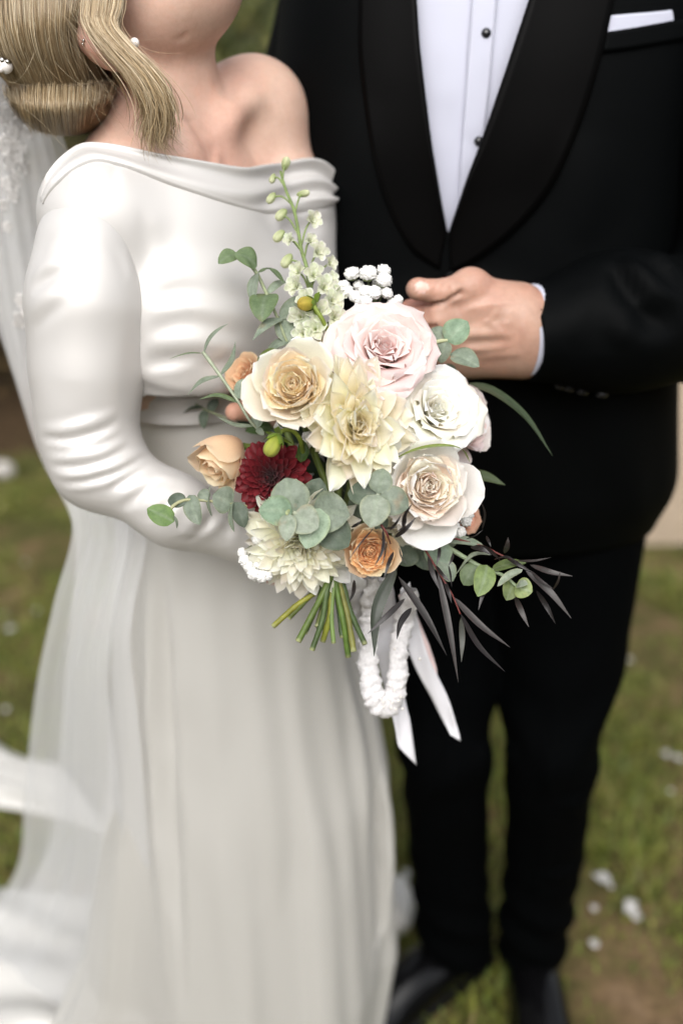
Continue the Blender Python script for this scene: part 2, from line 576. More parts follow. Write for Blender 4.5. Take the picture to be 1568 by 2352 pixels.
def shrub(name, x, y, h, w, pal, label, seed, group, n=2600, size=.035, trunkr=.03, z0=.1):
    r = np.random.default_rng(seed)
    root = empty(name, (x, y, 0))
    parts = []
    tips = []
    for i in range(6):
        a = r.uniform(0, 6.28); q = np.array([x + math.cos(a) * w * .55 * r.uniform(.4, 1), y + math.sin(a) * w * .5 * r.uniform(.4, 1), h * r.uniform(.6, .92)])
        b0 = np.array([x + r.normal() * .06, y + r.normal() * .06, -.05])
        c = spline([b0, (b0 + q) / 2 + r.normal(size=3) * .06 + np.array([0, 0, .1]), q], 9)
        parts.append(tube(c, np.linspace(trunkr, trunkr * .3, 9), 6)); tips.append(q)
    V, F, _ = join(parts)
    mesh('stem', V, F, M['bark'], root)
    cs = [np.array([x + r.normal() * w * .45, y + r.normal() * w * .4, z0 + r.random() ** .7 * (h - z0)]) for _ in range(34)] + tips
    V, F, C = leaves(cs, (w * .24, w * .24, h * .15), n, size, pal, seed)
    V[:, 2] = np.maximum(V[:, 2], .004 + .01 * r.random(len(V)))
    mesh('foliage', V, F, M['leafmass'], root, smooth=False, col=C)
    tag(root, label, 'shrub', group)
    return root
G1 = 'shrubs behind the couple'
shrub('garden_shrub', -.75, 6.2, 2.3, 1.3, GREEN + OLIVE, 'tall olive green garden shrub between the heads, far behind the couple', 1, G1, 12000, .055, .05)
shrub('garden_shrub', -.50, 5.0, 1.52, .62, OLIVE + GREEN, 'rounded olive shrub seen between the raised chin and the dark lapel', 12, G1, 11000, .035, .03)
shrub('garden_shrub', -2.6, 6.6, 2.0, 1.5, GREEN, 'dark green shrub far behind the bride at the left', 2, G1, 4200, .05, .05)
shrub('garden_shrub', 1.0, 8.5, 2.6, 1.8, GREEN, 'dark green shrub hidden behind the dark suit', 3, G1, 4200, .055, .05)
shrub('garden_shrub', 5.5, 12, 2.2, 2.0, OLIVE, 'olive shrub beyond the sandy path at the far right', 4, G1, 3200, .06, .05)
shrub('dry_shrub', -1.65, 3.75, 1.0, .75, BROWN, 'dry brown leafy shrub at the lawn edge left of the veil', 5, G1, 5200, .026, .022, .02)
shrub('dry_shrub', -.95, 4.05, .8, .6, BROWN + GREEN, 'brown and green low shrub behind the sleeve', 6, G1, 3600, .026, .02, .02)
# flower bed soil at the lawn's edge
bx = np.linspace(-4, -.3, 60); by = np.linspace(0, 1, 10)
BX, BY = np.meshgrid(bx, by, indexing='ij')
PY = 3.25 + .10 * np.sin(BX * 2.3) + BY * 2.0
Zb = .004 + .05 * np.sin(np.pi * np.clip(BY * 1.0, 0, 1)) + .012 * vnoise(np.stack([BX, PY, 0 * BX], -1), 14)
Zb[:, 0] = -.01; Zb[:, -1] = -.01
bed = mesh('bed', np.stack([BX, PY, Zb], -1).reshape(-1, 3), gridF(60, 10)[:, ::-1], simple('bed_mulch', (.085, .055, .03), rough=.95, spec=.1, scale=40, var=.55, bmp=.8, bscale=120, bdist=.01))
tag(bed, kind='structure', label='mulched planting bed at the edge of the lawn')
# two bare trunks standing in the bed
def trunk_tree(name, x, y, h, r0, label, seed, lean):
    r = np.random.default_rng(seed)
    root = empty(name, (x, y, 0))
    c = spline([(x, y, -.06), (x + lean * .2, y, h * .25), (x + lean * .55, y + .05, h * .6), (x + lean, y + .1, h)], 22)
    rad = np.linspace(r0, r0 * .55, 22); rad[0] *= 1.35; rad[1] *= 1.15
    parts = [tube(c, rad, 12)]
    cs = []
    for i in range(7):
        s = c[10 + i + (i % 3)]
        q = s + np.array([r.normal() * .6, r.normal() * .5, r.uniform(.3, .9)])
        parts.append(tube(spline([s, (s + q) / 2 + r.normal(size=3) * .06, q], 8), np.linspace(r0 * .4, r0 * .1, 8), 7))
        cs.append(q); cs.append((q + s) / 2 + np.array([0, 0, .15]))
    V, F, _ = join(parts)
    V += .012 * vnoise(V, 26)[:, None] * nrm(r.normal(size=(1, 3)))
    mesh('trunk', V, F, M['bark'], root)
    V, F, C = leaves(cs + [c[-1]], (.5, .5, .35), 3600, .045, GREEN + OLIVE, seed)
    mesh('crown', V, F, M['leafmass'], root, smooth=False, col=C)
    tag(root, label, 'tree')
trunk_tree('garden_tree', -1.43, 4.25, 2.9, .085, 'brown tree trunk at the left edge, standing in the planting bed', 9, .15)
trunk_tree('garden_tree', -2.25, 4.9, 3.1, .09, 'slim tree standing farther left in the planting bed', 10, -.2)
# pale stone lying at the edge of the bed
def rock(name, c, r, label, seed):
    R = np.random.default_rng(seed)
    a, e = np.meshgrid(np.linspace(0, np.pi, 12), np.linspace(0, 2 * np.pi, 18, endpoint=False), indexing='ij')
    d = np.stack([np.sin(a) * np.cos(e), np.sin(a) * np.sin(e), np.cos(a)], -1).reshape(-1, 3)
    V = np.asarray(c) + d * np.asarray(r) * (1 + .18 * vnoise(d, 2.2, seed) + .07 * vnoise(d, 6, seed))[:, None]
    o = mesh(name, V, gridF(12, 18, True), simple('pale_stone', (.52, .49, .46), rough=.85, spec=.2, scale=30, var=.3, bmp=.5, bscale=80, bdist=.006))
    tag(o, label, 'stone')
q = PG(8, 1090)
rock('edging_stone', (q[0], q[1], .018), (.040, .03, .026), 'pale stone lying at the lawn edge by the left border', 3)
# rendered garden wall far behind, beyond the shrubs
def far_wall():
    m = simple('pale_render', (.62, .58, .55), rough=.9, spec=.1, scale=3, var=.15, bmp=.3, bscale=60, bdist=.006)
    root = empty('garden_wall', (0, 16, 0))
    def box(nm, x0, x1, y0, y1, z0, z1):
        V = np.array([[x, y, z] for x in (x0, x1) for y in (y0, y1) for z in (z0, z1)], float)
        F = [[0, 1, 3, 2], [4, 6, 7, 5], [0, 4, 5, 1], [2, 3, 7, 6], [0, 2, 6, 4], [1, 5, 7, 3]]
        mesh(nm, V, F, m, root, smooth=False)
    box('wall_body', -14, 16, 16, 16.3, -.1, 2.6)
    box('coping', -14.05, 16.05, 15.93, 16.37, 2.602, 2.72)
    tag(root, 'long pale rendered garden wall far behind the shrubs', 'wall')
far_wall()


# unseen hedge added behind the camera to dim low frontal light and reflections
def shade_hedge(x0, x1, y0, y1, h, label, seed, n):
    r = np.random.default_rng(seed)
    root = empty('shade_hedge', ((x0 + x1) / 2, (y0 + y1) / 2, 0))
    a = np.linspace(0, 2 * np.pi, 60, endpoint=False)
    ex = .35
    cx, cy, hx, hy = (x0 + x1) / 2, (y0 + y1) / 2, (x1 - x0) / 2, (y1 - y0) / 2
    rows = []
    for z in list(np.linspace(-.05, h * .97, 14)) + [h, h]:
        k = 1.0 if z < h else (.8 if len(rows) == 14 else .02)
        rows.append(np.stack([cx + hx * k * np.sign(np.cos(a)) * np.abs(np.cos(a)) ** ex, cy + hy * k * np.sign(np.sin(a)) * np.abs(np.sin(a)) ** ex, np.full(60, z)], 1))
    V = np.vstack(rows); V += .05 * vnoise(V, 3.0, seed)[:, None]
    mesh('shade_hedge_core', V, gridF(16, 60, True), simple('shade_hedge_core', (.035, .05, .016), rough=.9, spec=.1, scale=8, var=.5, bmp=.8, bscale=20, bdist=.05), root)
    c = np.stack([r.uniform(x0, x1, n), np.where(r.random(n) < .6, y1, r.uniform(y0, y1, n)), r.uniform(0, h, n)], 1)
    c[c[:, 1] < y1, 2] = h
    V, F, C = leaves(c, (.08, .08, .08), n, .05, GREEN, seed)
    mesh('foliage', V, F, M['leafmass'], root, smooth=False, col=C)
    tag(root, label, 'shade_hedge')
shade_hedge(-9, 9, -5.0, -3.8, 2.5, 'clipped green hedge added out of view behind the camera to darken the front light', 31, 6000)
# ------------------------------------------------------------------ the person in the dark suit
groom = empty('person', (.14, 1.15, 0))
tag(groom, 'person in a black dinner suit and white shirt, fist closed at the waist', 'person', 'couple')
GX = .135
def lerp_tab(z, tab):
    tab = np.array(tab, float)
    return [np.interp(z, tab[:, 0], tab[:, k]) for k in range(1, tab.shape[1])]
# jacket body: rings of rounded cross section.  z, centre x, half width, front y, back y
JT = [(.785, .156, .224, .985, 1.27), (.83, .162, .240, .962, 1.285), (.92, .158, .228, .955, 1.275), (1.02, .153, .219, .956, 1.265),
      (1.12, .147, .216, .960, 1.265), (1.22, .140, .218, .963, 1.275), (1.30, .146, .212, .972, 1.285), (1.38, .150, .206, .990, 1.285),
      (1.45, .150, .188, 1.020, 1.275), (1.50, .133, .150, 1.065, 1.255), (1.535, .133, .085, 1.10, 1.225)]
def torso(offset, z0, z1, nz=110, na=150):
    z = np.linspace(z0, z1, nz)
    cx, hw, yf, yb = [np.array(x) for x in lerp_tab(z, JT)]
    k = np.ones(9) / 9
    sm = lambda a: np.convolve(np.pad(a, 4, mode='edge'), k, 'valid')
    cx, hw, yf, yb = sm(cx), sm(hw), sm(yf), sm(yb)
    a = np.linspace(0, 2 * np.pi, na, endpoint=False)
    ca, sa = np.cos(a), np.sin(a)
    ex = 2 / 2.5
    X = cx[:, None] + (hw[:, None] + offset) * np.sign(ca) * np.abs(ca) ** ex
    dep = (yb - yf) / 2 + offset
    Y = ((yb + yf) / 2)[:, None] + dep[:, None] * np.sign(sa) * np.abs(sa) ** ex
    Z = np.repeat(z[:, None], na, 1)
    return np.stack([X, Y, Z], -1).reshape(-1, 3), gridF(nz, na, True)
VJ, FJ = torso(0, .785, 1.535)
# gentle drag lines towards the closing button and a soft belly
hb = P(1030, 560, .96)
VJ = fold(VJ, FJ, [([(1050, 640), (1180, 700), (1330, 760)], .004, .02), ([(1000, 650), (900, 720), (820, 800)], .004, .02),
                   ([(1150, 900), (1200, 1050), (1250, 1230)], .006, .03), ([(1400, 900), (1430, 1050), (1480, 1230)], .006, .03),
                   ([(1330, 300), (1350, 420), (1340, 560)], .004, .03), ([(790, 200), (800, 380), (820, 560)], .003, .03)])
tJ = bvh(VJ, FJ)
def on_jacket(u, v, off=0.0, tree=None):
    h = (tree or tJ).ray_cast(Vector(CAM.tolist()), Vector(nrm(ray(u, v)).tolist()))
    p = np.array(h[0]) if h[0] is not None else P(u, v, 1.0)
    n = np.array(h[1]) if h[1] is not None else np.array([0, -1, 0])
    if n[1] > 0: n = -n
    return p + n * off
vl = [(948, -160), (950, -80), (957, 0), (964, 100), (975, 200), (990, 320), (1005, 415), (1027, 524)]
vr = [(1262, -160), (1237, -80), (1211, 0), (1180, 95), (1148, 190), (1105, 315), (1070, 408), (1027, 524)]
# opening of the jacket: cut a little inside the lapel edge
poly = np.array([on_jacket(u - 30, v)[[0, 2]] for u, v in vl] + [on_jacket(u + 30, v)[[0, 2]] for u, v in vr[::-1]])
poly = np.vstack([poly[:8], poly[8:]])
top = poly[[0, -1]] + np.array([[0, .2], [0, .2]])
poly = np.vstack([top[0], poly, top[1]])
def inside(pts, poly):
    x, z = pts[:, 0], pts[:, 1]; c = np.zeros(len(pts), bool); j = len(poly) - 1
    for i in range(len(poly)):
        xi, zi, xj, zj = *poly[i], *poly[j]
        m = ((zi > z) != (zj > z)) & (x < (xj - xi) * (z - zi) / (zj - zi + 1e-12) + xi)
        c ^= m; j = i
    return c
ctr = VJ[FJ].mean(1)
cut = inside(ctr[:, [0, 2]], poly) & (ctr[:, 1] < 1.14)
cut |= (ctr[:, 2] > 1.50) & (np.abs(ctr[:, 0] - .133) < .075)
jacket = mesh('jacket', VJ, FJ[~cut], M['jacket'], groom)
sol = jacket.modifiers.new('thickness', 'SOLIDIFY'); sol.thickness = .003; sol.offset = -1
VS, FS = torso(-.014, .80, 1.53, 90, 120)
VS = fold(VS, FS, [([(1060, 360), (1090, 330), (1100, 320)], -.002, .008), ([(1015, 330), (1050, 345), (1085, 352)], .0016, .010), ([(985, 190), (1020, 215), (1062, 222)], .0012, .012),
                   ([(1000, 60), (1030, 160), (1042, 300)], .0018, .014), ([(1150, 60), (1130, 130), (1110, 190)], .0014, .012), ([(1020, 400), (1040, 390), (1062, 392)], .0015, .008),
                   ([(1095, 100), (1080, 125), (1075, 160)], -.0012, .006)])
shirt = mesh('shirt', VS, FS, M['shirt'], groom)
tS = bvh(VS, FS)
# placket: raised strip with a stitched edge, from the neck down to the waist
def strip_on(tree, left, right, off, n=40, m=8, crown=.0, roll=None):
    L = spline([on_jacket(u, v, 0, tree) for u, v in left], n)
    R = spline([on_jacket(u, v, 0, tree) for u, v in right], n)
    V = np.zeros((n, m, 3))
    for j in range(m):
        s = j / (m - 1)
        q = L * (1 - s) + R * s
        for i in range(n):
            h = tree.find_nearest(Vector(q[i].tolist()))
            p = np.array(h[0]); nn = np.array(h[1])
            if nn[1] > 0: nn = -nn
            o = off + crown * math.sin(math.pi * s)
            if roll is not None: o += roll * (1 - s) ** 4
            V[i, j] = p + nn * o
    return V.reshape(-1, 3), gridF(n, m)
V, F = strip_on(tS, [(1092, -150), (1083, 0), (1069, 200), (1056, 380), (1050, 540)], [(1158, -150), (1140, 0), (1122, 200), (1104, 380), (1096, 540)], .0022)
pl = mesh('placket', V, F, M['shirt'], shirt); s_ = pl.modifiers.new('thickness', 'SOLIDIFY'); s_.thickness = .0022; s_.offset = -1
def disc(c, n, r, h, ns=20):
    n = nrm(n); a = nrm(np.cross(n, [0, 0, 1.0])); b = np.cross(n, a)
    prof = [(0.02, h), (.45, h * .93), (.8, h * .62), (1.0, h * .1), (1.0, -h * .4)]
    e = np.linspace(0, 2 * np.pi, ns, endpoint=False)
    V = np.array([[c + r * k * (a * math.cos(x) + b * math.sin(x)) + n * z for x in e] for k, z in prof]).reshape(-1, 3)
    return V, gridF(len(prof), ns, True)
for (u, v) in ((1115, 78), (1099, 322), (1128, -130)):
    p = on_jacket(u, v, .004, tS)
    V, F = disc(p, [0, -1, .05], .0046, .0034)
    so = mesh('shirt_stud', V, F, M['stud'], shirt)
    V, F = disc(p + np.array([0, .0012, 0]), [0, -1, .05], .0054, .0012)
    mesh('stud_rim', V, F, M['metal'], shirt)
# shawl lapels: rolled edge along the opening
ll_out = [(812, -160), (818, -80), (826, 0), (826, 120), (846, 300), (872, 420), (905, 505), (948, 575), (1010, 618)]
V, F = strip_on(tJ, vl[:-1] + [(1024, 528)], ll_out, .0032, 60, 12, roll=.0025)
la = mesh('lapel', V, F, M['lapel'], jacket); s_ = la.modifiers.new('thickness', 'SOLIDIFY'); s_.thickness = .0022; s_.offset = -1
lr_out = [(1452, -160), (1428, -80), (1404, 0), (1375, 130), (1330, 280), (1270, 420), (1190, 520), (1100, 590), (1035, 622)]
V, F = strip_on(tJ, vr[:-1] + [(1030, 528)], lr_out, .0042, 60, 12, roll=.0025)
la = mesh('lapel', V, F, M['lapel'], jacket); s_ = la.modifiers.new('thickness', 'SOLIDIFY'); s_.thickness = .0022; s_.offset = -1
# closing button
p = on_jacket(1035, 640, .006); V, F = disc(p, [0, -1, 0], .009, .0035); mesh('button', V, F, M['lapel'], jacket)
# front edge of the closed jacket
# breast pocket welt and folded square
V, F = strip_on(tJ, [(1388, 74), (1440, 66), (1500, 55), (1570, 42), (1640, 28)], [(1380, 120), (1436, 113), (1500, 102), (1566, 90), (1638, 76)], .004, 30, 6)
w_ = mesh('pocket_welt', V, F, M['jacket'], jacket); s_ = w_.modifiers.new('thickness', 'SOLIDIFY'); s_.thickness = .003; s_.offset = -1
V, F = strip_on(tJ, [(1397, 36), (1440, 32), (1490, 28), (1520, 25), (1536, 23), (1540, 27)], [(1382, 88), (1432, 82), (1486, 74), (1518, 68), (1540, 64), (1544, 62)], .0022, 40, 8)
ps = mesh('pocket_square', V, F, M['shirt'], jacket); s_ = ps.modifiers.new('thickness', 'SOLIDIFY'); s_.thickness = .0022; s_.offset = -1
# ------------------------------------------------------------------ sleeves
sh_l = np.array([.325, 1.135, 1.415]); el_l = P(1715, 735, .985); wr_l = P(1232, 770, .893)
w0 = P(1199, 770, .889)
def sleeve(name, pts, rad, strokes, k=.05, h=.006):
    pr = []
    for i in range(len(pts) - 1):
        pr.append((cap(pts[i], pts[i + 1], rad[i], rad[i + 1]), k))
    f = solid(pr)
    A = np.array(pts)
    m = max(rad) + .02
    V, F = surfnet(f, A.min(0) - m, A.max(0) + m, h)
    return V, F
mid1 = P(1420, 738, .918)
V, F = sleeve('s', [sh_l, (sh_l + el_l) / 2 + np.array([.03, .0, .01]), el_l, mid1, w0], [.078, .070, .063, .055, .0425], None)
ax = nrm(mid1 - w0)
dp = (V - w0) @ ax
nearw = V[:, 0] < .3
keep = ((dp > 0) | ~nearw)[F].any(1)
V = V - np.outer(np.where(nearw & (dp < 0) & (dp > -.02), dp, 0), ax)          # clean straight cuff edge
F = F[keep]
# drape: creases gathering towards the inner elbow
V = fold(V, F, [([(1568, 640), (1520, 600), (1490, 570)], .007, .012), ([(1568, 700), (1500, 660), (1455, 615), (1430, 590)], .008, .011), ([(1480, 720), (1440, 660), (1400, 608)], -.006, .010),
                ([(1440, 800), (1420, 740), (1390, 690)], .005, .014), ([(1560, 760), (1500, 735), (1460, 700)], -.006, .012), ([(1350, 650), (1330, 720), (1350, 800)], .003, .016), ([(1260, 690), (1275, 760), (1290, 830)], .0025, .014)])
sl = mesh('sleeve', V, F, M['jacket'], jacket)
s_ = sl.modifiers.new('thickness', 'SOLIDIFY'); s_.thickness = .0035; s_.offset = -1
for (u, v) in ((1288, 876), (1312, 870), (1345, 864), (1386, 857)):
    p = P(u, v, .90)
    h = bvh(V, F).find_nearest(Vector(p.tolist()))
    V2, F2 = disc(np.array(h[0]) + np.array(h[1]) * .002, np.array(h[1]), .0062, .0032, 16)
    mesh('cuff_button', V2, F2, M['stud'], jacket)
# right arm, round the other person's back
sh_r = np.array([.020, 1.18, 1.39]); el_r = np.array([-.085, 1.31, 1.10]); wr_r = np.array([-.262, 1.09, .995])
V, F = sleeve('s', [sh_r, el_r, wr_r], [.070, .060, .045], None)
sl2 = mesh('sleeve', V, F, M['jacket'], jacket)
# shirt cuff: a flat band of cloth standing proud of the wrist
def band(c, axis, r0, ry, w, name, mat, parent, up=(0, 0, 1)):
    axis = nrm(axis); a = nrm(np.cross(axis, up)); b = np.cross(a, axis)
    e = np.linspace(0, 2 * np.pi, 40, endpoint=False)
    V = np.array([[c + axis * s * w + a * math.cos(x) * r0 + b * math.sin(x) * ry for x in e] for s in np.linspace(0, 1, 6)]).reshape(-1, 3)
    o = mesh(name, V, gridF(6, 40, True), mat, parent)
    s_ = o.modifiers.new('thickness', 'SOLIDIFY'); s_.thickness = .0018
    return o
band(P(1195, 763, .8885), mid1 - w0, .0365, .0400, .05, 'shirt_cuff', M['shirt'], shirt)
# ------------------------------------------------------------------ trousers
def leg(pts, rad):
    pr = [(cap(pts[i], pts[i + 1], rad[i], rad[i + 1]), .03) for i in range(len(pts) - 1)]
    A = np.array(pts); m = max(rad) + .02
    return solid(pr), A.min(0) - m, A.max(0) + m
pr = []
legR = [np.array([.060, 1.12, .86]), P(1027, 1500, 1.075), P(1022, 1725, 1.02), P(1030, 1950, 1.07), P(1047, 2215, 1.10)]
legL = [np.array([.268, 1.11, .84]), P(1282, 1480, 1.075), P(1266, 1725, 1.02), P(1250, 1950, 1.07), P(1213, 2225, 1.09)]
rR = [.100, .062, .058, .054, .055]; rL = [.108, .084, .058, .054, .050]
for L, R in ((legR, rR), (legL, rL)):
    for i in range(len(L) - 1):
        pr.append((cap(L[i], L[i + 1], R[i], R[i + 1]), .012))
pr.insert(0, (ell((.15, 1.13, .88), (.20, .135, .12)), .02))
f = solid(pr)
V, F = surfnet(f, (-.12, .86, .03), (.42, 1.32, 1.0), .008)
V = relax(V, F, 2)
N = vnormals(V, F)
dz = .0035 * np.sin(V[:, 2] * 60 + 3 * np.sin(V[:, 0] * 30) + V[:, 1] * 25) * np.exp(-((V[:, 2] - .5) / .12) ** 2) + .005 * np.sin(V[:, 2] * 85 + V[:, 0] * 40) * np.exp(-((V[:, 2] - .14) / .09) ** 2)
V = V + N * dz[:, None]
V = fold(V, F, [([(1140, 1680), (1128, 1715), (1100, 1740)], .008, .018), ([(1150, 1690), (1165, 1720), (1190, 1735)], .008, .018), ([(1040, 1560), (1035, 1700), (1040, 1900), (1050, 2100)], .004, .010),
                ([(1285, 1560), (1268, 1700), (1255, 1900), (1225, 2120)], .004, .010), ([(1360, 1830), (1320, 1850), (1280, 1850)], .006, .015), ([(1340, 1980), (1300, 2010), (1240, 2015)], .006, .014)])
zc = V[F].mean(1)[:, 2]
mesh('trousers', V, F[(zc < .97) & (zc > .062)], M['trouser'], groom)
# ------------------------------------------------------------------ shoes
def shoe(ank, d, label):
    d = nrm(np.array([d[0], d[1], 0])); s = np.array([-d[1], d[0], 0]); up = np.array([0, 0, 1.0])
    R = np.stack([d, s, up], 1)
    o = np.array([ank[0], ank[1], 0])
    f = solid([(ell(o + d * -.015 + up * .045, (.055, .036, .045), R), .02), (ell(o + d * .07 + up * .040, (.085, .040, .043), R), .03), (ell(o + d * .165 + up * .028, (.078, .042, .030), R), .03),
               (ell(o + d * .215 + up * .022, (.040, .030, .022), R), .02), (cap(o + up * .06, o + up * .105, .038, .038), .02)])
    lo = o - .12; hi = o + .12
    q = o + d * .25
    lo = np.minimum(lo, q - .06); hi = np.maximum(hi, q + .06); lo[2] = .010; hi[2] = .14
    V, F = surfnet(f, lo, hi, .005)
    sh = mesh('shoe', V, F, M['shoe'], groom)
    # sole: outline of the shoe pushed out and extruded
    g = np.array([(-.072, 0), (-.055, .032), (0, .037), (.06, .038), (.13, .046), (.19, .042), (.235, .026), (.262, 0)])
    out = np.vstack([g, (g * [1, -1])[::-1][1:-1]])
    out = spline(np.vstack([out, out[:1]]), 49)[:-1]
    ring = lambda z, k: np.array([o + d * x * k + s * y * k + up * z for x, y in out])
    V = np.vstack([ring(-.002, .98), ring(0.0, 1.0), ring(.013, 1.0), ring(.016, .97), ring(.0162, .4), ring(.0163, .02)])
    mesh('sole', V, gridF(6, 48, True), M['shoe'], sh)
shoe(P(1045, 2215, 1.10), (-.78, -.63), 'a')
shoe(P(1213, 2230, 1.10), (-.02, -1), 'b')
# ------------------------------------------------------------------ head, neck and hands (one skin mesh)
SK_G = np.array([.475, .292, .218]); SK_B = np.array([.625, .420, .330])
def face_parts(c, R, sc=1.0):
    """skull with jaw, nose, brow, lips, ears.  R columns: forward, left, up"""
    L = lambda x, y, z: c + R @ (np.array([x, y, z]) * sc)
    E = lambda p, r, k: (ell(L(*p), np.array(r) * sc, R), k * sc)
    pr = [E((-.012, 0, .045), (.092, .074, .085), .01), E((.022, 0, -.018), (.066, .058, .075), .04), E((.058, 0, -.072), (.026, .026, .022), .035), E((.02, 0, -.062), (.05, .048, .026), .03)]
    pr += [E((.082, 0, .052), (.016, .045, .014), .02)]
    pr += [(cap(L(.088, 0, .035), L(.104, 0, -.002), .008 * sc, .012 * sc), .014 * sc), E((.094, .011, -.008), (.010, .008, .008), .008), E((.094, -.011, -.008), (.010, .008, .008), .008)]
    pr += [E((.083, 0, -.036), (.012, .022, .006), .008), E((.081, 0, -.046), (.012, .020, .007), .008)]
    for s in (1, -1):
        pr.append(('-', ell(L(.090, s * .031, .030), np.array([.012, .017, .010]) * sc, R), .012 * sc))
        pr.append(E((.072, s * .031, .029), (.013, .014, .012), .004))
        pr.append(E((.062, s * .045, -.004), (.024, .020, .020), .03))
    return pr, L
# hand (left), closed, thumb on top
hv = lambda u, v, dy=0.0: P(u, v, .885 + dy)
pr = [(cap(P(1330, 760, .905), hv(1215, 766, .006), .025, .0265), .02), (cap(P(1330, 782, .905), hv(1210, 788, .008), .022, .0225), .02), (cap(P(1330, 742, .905), hv(1205, 742, .004), .022, .0225), .02)]
pr += [(cap(hv(1195, 722), hv(1010, 722, -.012), .021, .0150), .020), (cap(hv(1195, 752, -.006), hv(1005, 768, -.010), .023, .0145), .02),
       (cap(hv(1200, 785, -.002), hv(1015, 808, -.004), .022, .0140), .02), (cap(hv(1200, 808, .006), hv(1040, 838, .004), .020, .0130), .02)]
# fingers: knuckle -> middle joint -> fold back under
pr += [(cap(hv(1010, 730, -.012), hv(945, 722, -.006), .0138, .0122), .007), (cap(hv(945, 722, -.006), hv(948, 726, .022), .0120, .0105), .004), (cap(hv(948, 722, .022), hv(985, 730, .034), .0105, .0090), .006)]
pr += [(cap(hv(1005, 774, -.010), hv(952, 784, -.002), .0138, .0118), .004), (cap(hv(947, 768, -.002), hv(953, 772, .024), .0116, .0104), .005), (cap(hv(953, 772, .024), hv(990, 770, .036), .0104, .009), .005)]
pr += [(cap(hv(1015, 808, -.004), hv(962, 812, .004), .0132, .0114), .007), (cap(hv(962, 812, .004), hv(968, 812, .028), .0110, .010), .005), (cap(hv(968, 812, .028), hv(1000, 805, .038), .010, .0088), .005)]
pr += [(cap(hv(1040, 838, .004), hv(985, 848, .010), .0122, .0102), .007), (cap(hv(985, 848, .010), hv(990, 846, .030), .010, .009), .005)]
# thumb: ball of the thumb, knuckle hump, tip
pr += [(cap(hv(1165, 712, -.002), hv(1080, 660, -.010), .021, .0135), .022), (cap(hv(1080, 656, -.012), hv(1014, 668, -.022), .0128, .0104), .008), (cap(hv(1014, 668, -.022), hv(962, 664, -.026), .0104, .0092), .0022), (ell(hv(958, 663, -.027), (.0098, .0092, .0092)), .003)]
pr += [(ell(hv(1082, 648, -.008), (.014, .012, .0105)), .010), (ell(hv(1006, 730, -.022), (.009, .008, .009)), .012), (ell(hv(1004, 776, -.020), (.009, .008, .009)), .012), (ell(hv(1016, 812, -.013), (.0085, .008, .0085)), .012)]
# right hand resting on the other person's waist, arms up to the shoulders, neck and head above the picture
hr = lambda u, v, y: P(u, v, y)
pr += [(cap(el_l, P(1330, 762, .905), .036, .028), .01), (cap(sh_l, el_l, .05, .038), .02)]
pr += [(cap(sh_r, el_r, .05, .038), .02), (cap(el_r, wr_r, .038, .028), .01), (cap(wr_r, hr(245, 930, 1.02), .028, .03), .02)]
for i, (u, v) in enumerate(((300, 905), (286, 968), (270, 1010))):
    pr += [(cap(hr(245, 930 + 22 * i, 1.01), hr(262, v, .94), .012, .0105), .01), (cap(hr(262, v, .94), hr(u, v, .885 + .004 * i), .0105, .0085), .006)]
R = np.stack([nrm([-.55, -.80, -.25]), nrm(np.cross([0, 0, 1.0], nrm([-.55, -.80, -.25]))), [0, 0, 1.0]], 1)
R[:, 2] = nrm(np.cross(R[:, 0], R[:, 1]))
hc = np.array([.125, 1.125, 1.70])
fp, L = face_parts(hc, R, 1.05)
fp += [(cap((.133, 1.165, 1.46), hc + R @ np.array([-.02, 0, -.03]), .062, .056), .03), (cap(sh_r, (.05, 1.17, 1.45), .045, .05), .03), (cap((.05, 1.17, 1.45), (.22, 1.17, 1.45), .05, .05), .03), (cap((.22, 1.17, 1.45), sh_l, .05, .045), .03)]
for s in (1, -1):
    fp.append((ell(L(-.005, s * .078, .012), (.018, .010, .032), R), .004))
fh_, ff_ = solid(pr), solid(fp)
VH, FH = surfnet(lambda p: np.minimum(fh_(p), ff_(p)), (-.42, .80, .85), (.56, 1.34, 1.86), .0023)
SKH = fold(VH, FH, [([(1030, 645), (1024, 662), (1026, 680)], -.0012, .0020, 1), ([(1019, 650), (1013, 665), (1015, 684)], -.0016, .0018, 1), ([(1038, 650), (1035, 665), (1038, 676)], -.0009, .0018, 1), ([(1004, 650), (1000, 664), (1003, 682)], -.0009, .0016, 1),
    ([(1056, 672), (1044, 680), (1020, 692), (985, 696), (940, 693)], -.0040, .0026, 1), ([(1075, 668), (1060, 676), (1045, 680)], -.0016, .0035),
    ([(1190, 690), (1120, 700), (1050, 716)], .0012, .0045), ([(1180, 765), (1110, 768), (1040, 768)], .0013, .0045), ([(1175, 795), (1110, 800), (1050, 806)], .0013, .0045), ([(1180, 728), (1110, 738), (1045, 745)], -.0010, .0050), ([(1180, 782), (1115, 786), (1050, 790)], -.0010, .0045),
    ([(1150, 690), (1130, 730), (1090, 752)], .0009, .0022), ([(1160, 775), (1130, 745), (1090, 730)], .0007, .0020),
    ([(1200, 812), (1140, 815), (1090, 822)], .0012, .005), ([(985, 705), (981, 722), (985, 742)], -.0010, .0024, 1), ([(972, 704), (968, 722), (972, 740)], -.0007, .0020, 1), ([(1000, 750), (985, 754), (965, 757), (940, 755)], -.0040, .0028, 1), ([(1195, 700), (1188, 760), (1196, 815)], -.0010, .004), ([(1183, 705), (1176, 760), (1184, 812)], -.0006, .003)])
colH = np.tile(SK_G, (len(SKH), 1))
colH[(SKH[:, 0] < 0) & (SKH[:, 2] < 1.1)] *= np.array([1.0, .80, .78])
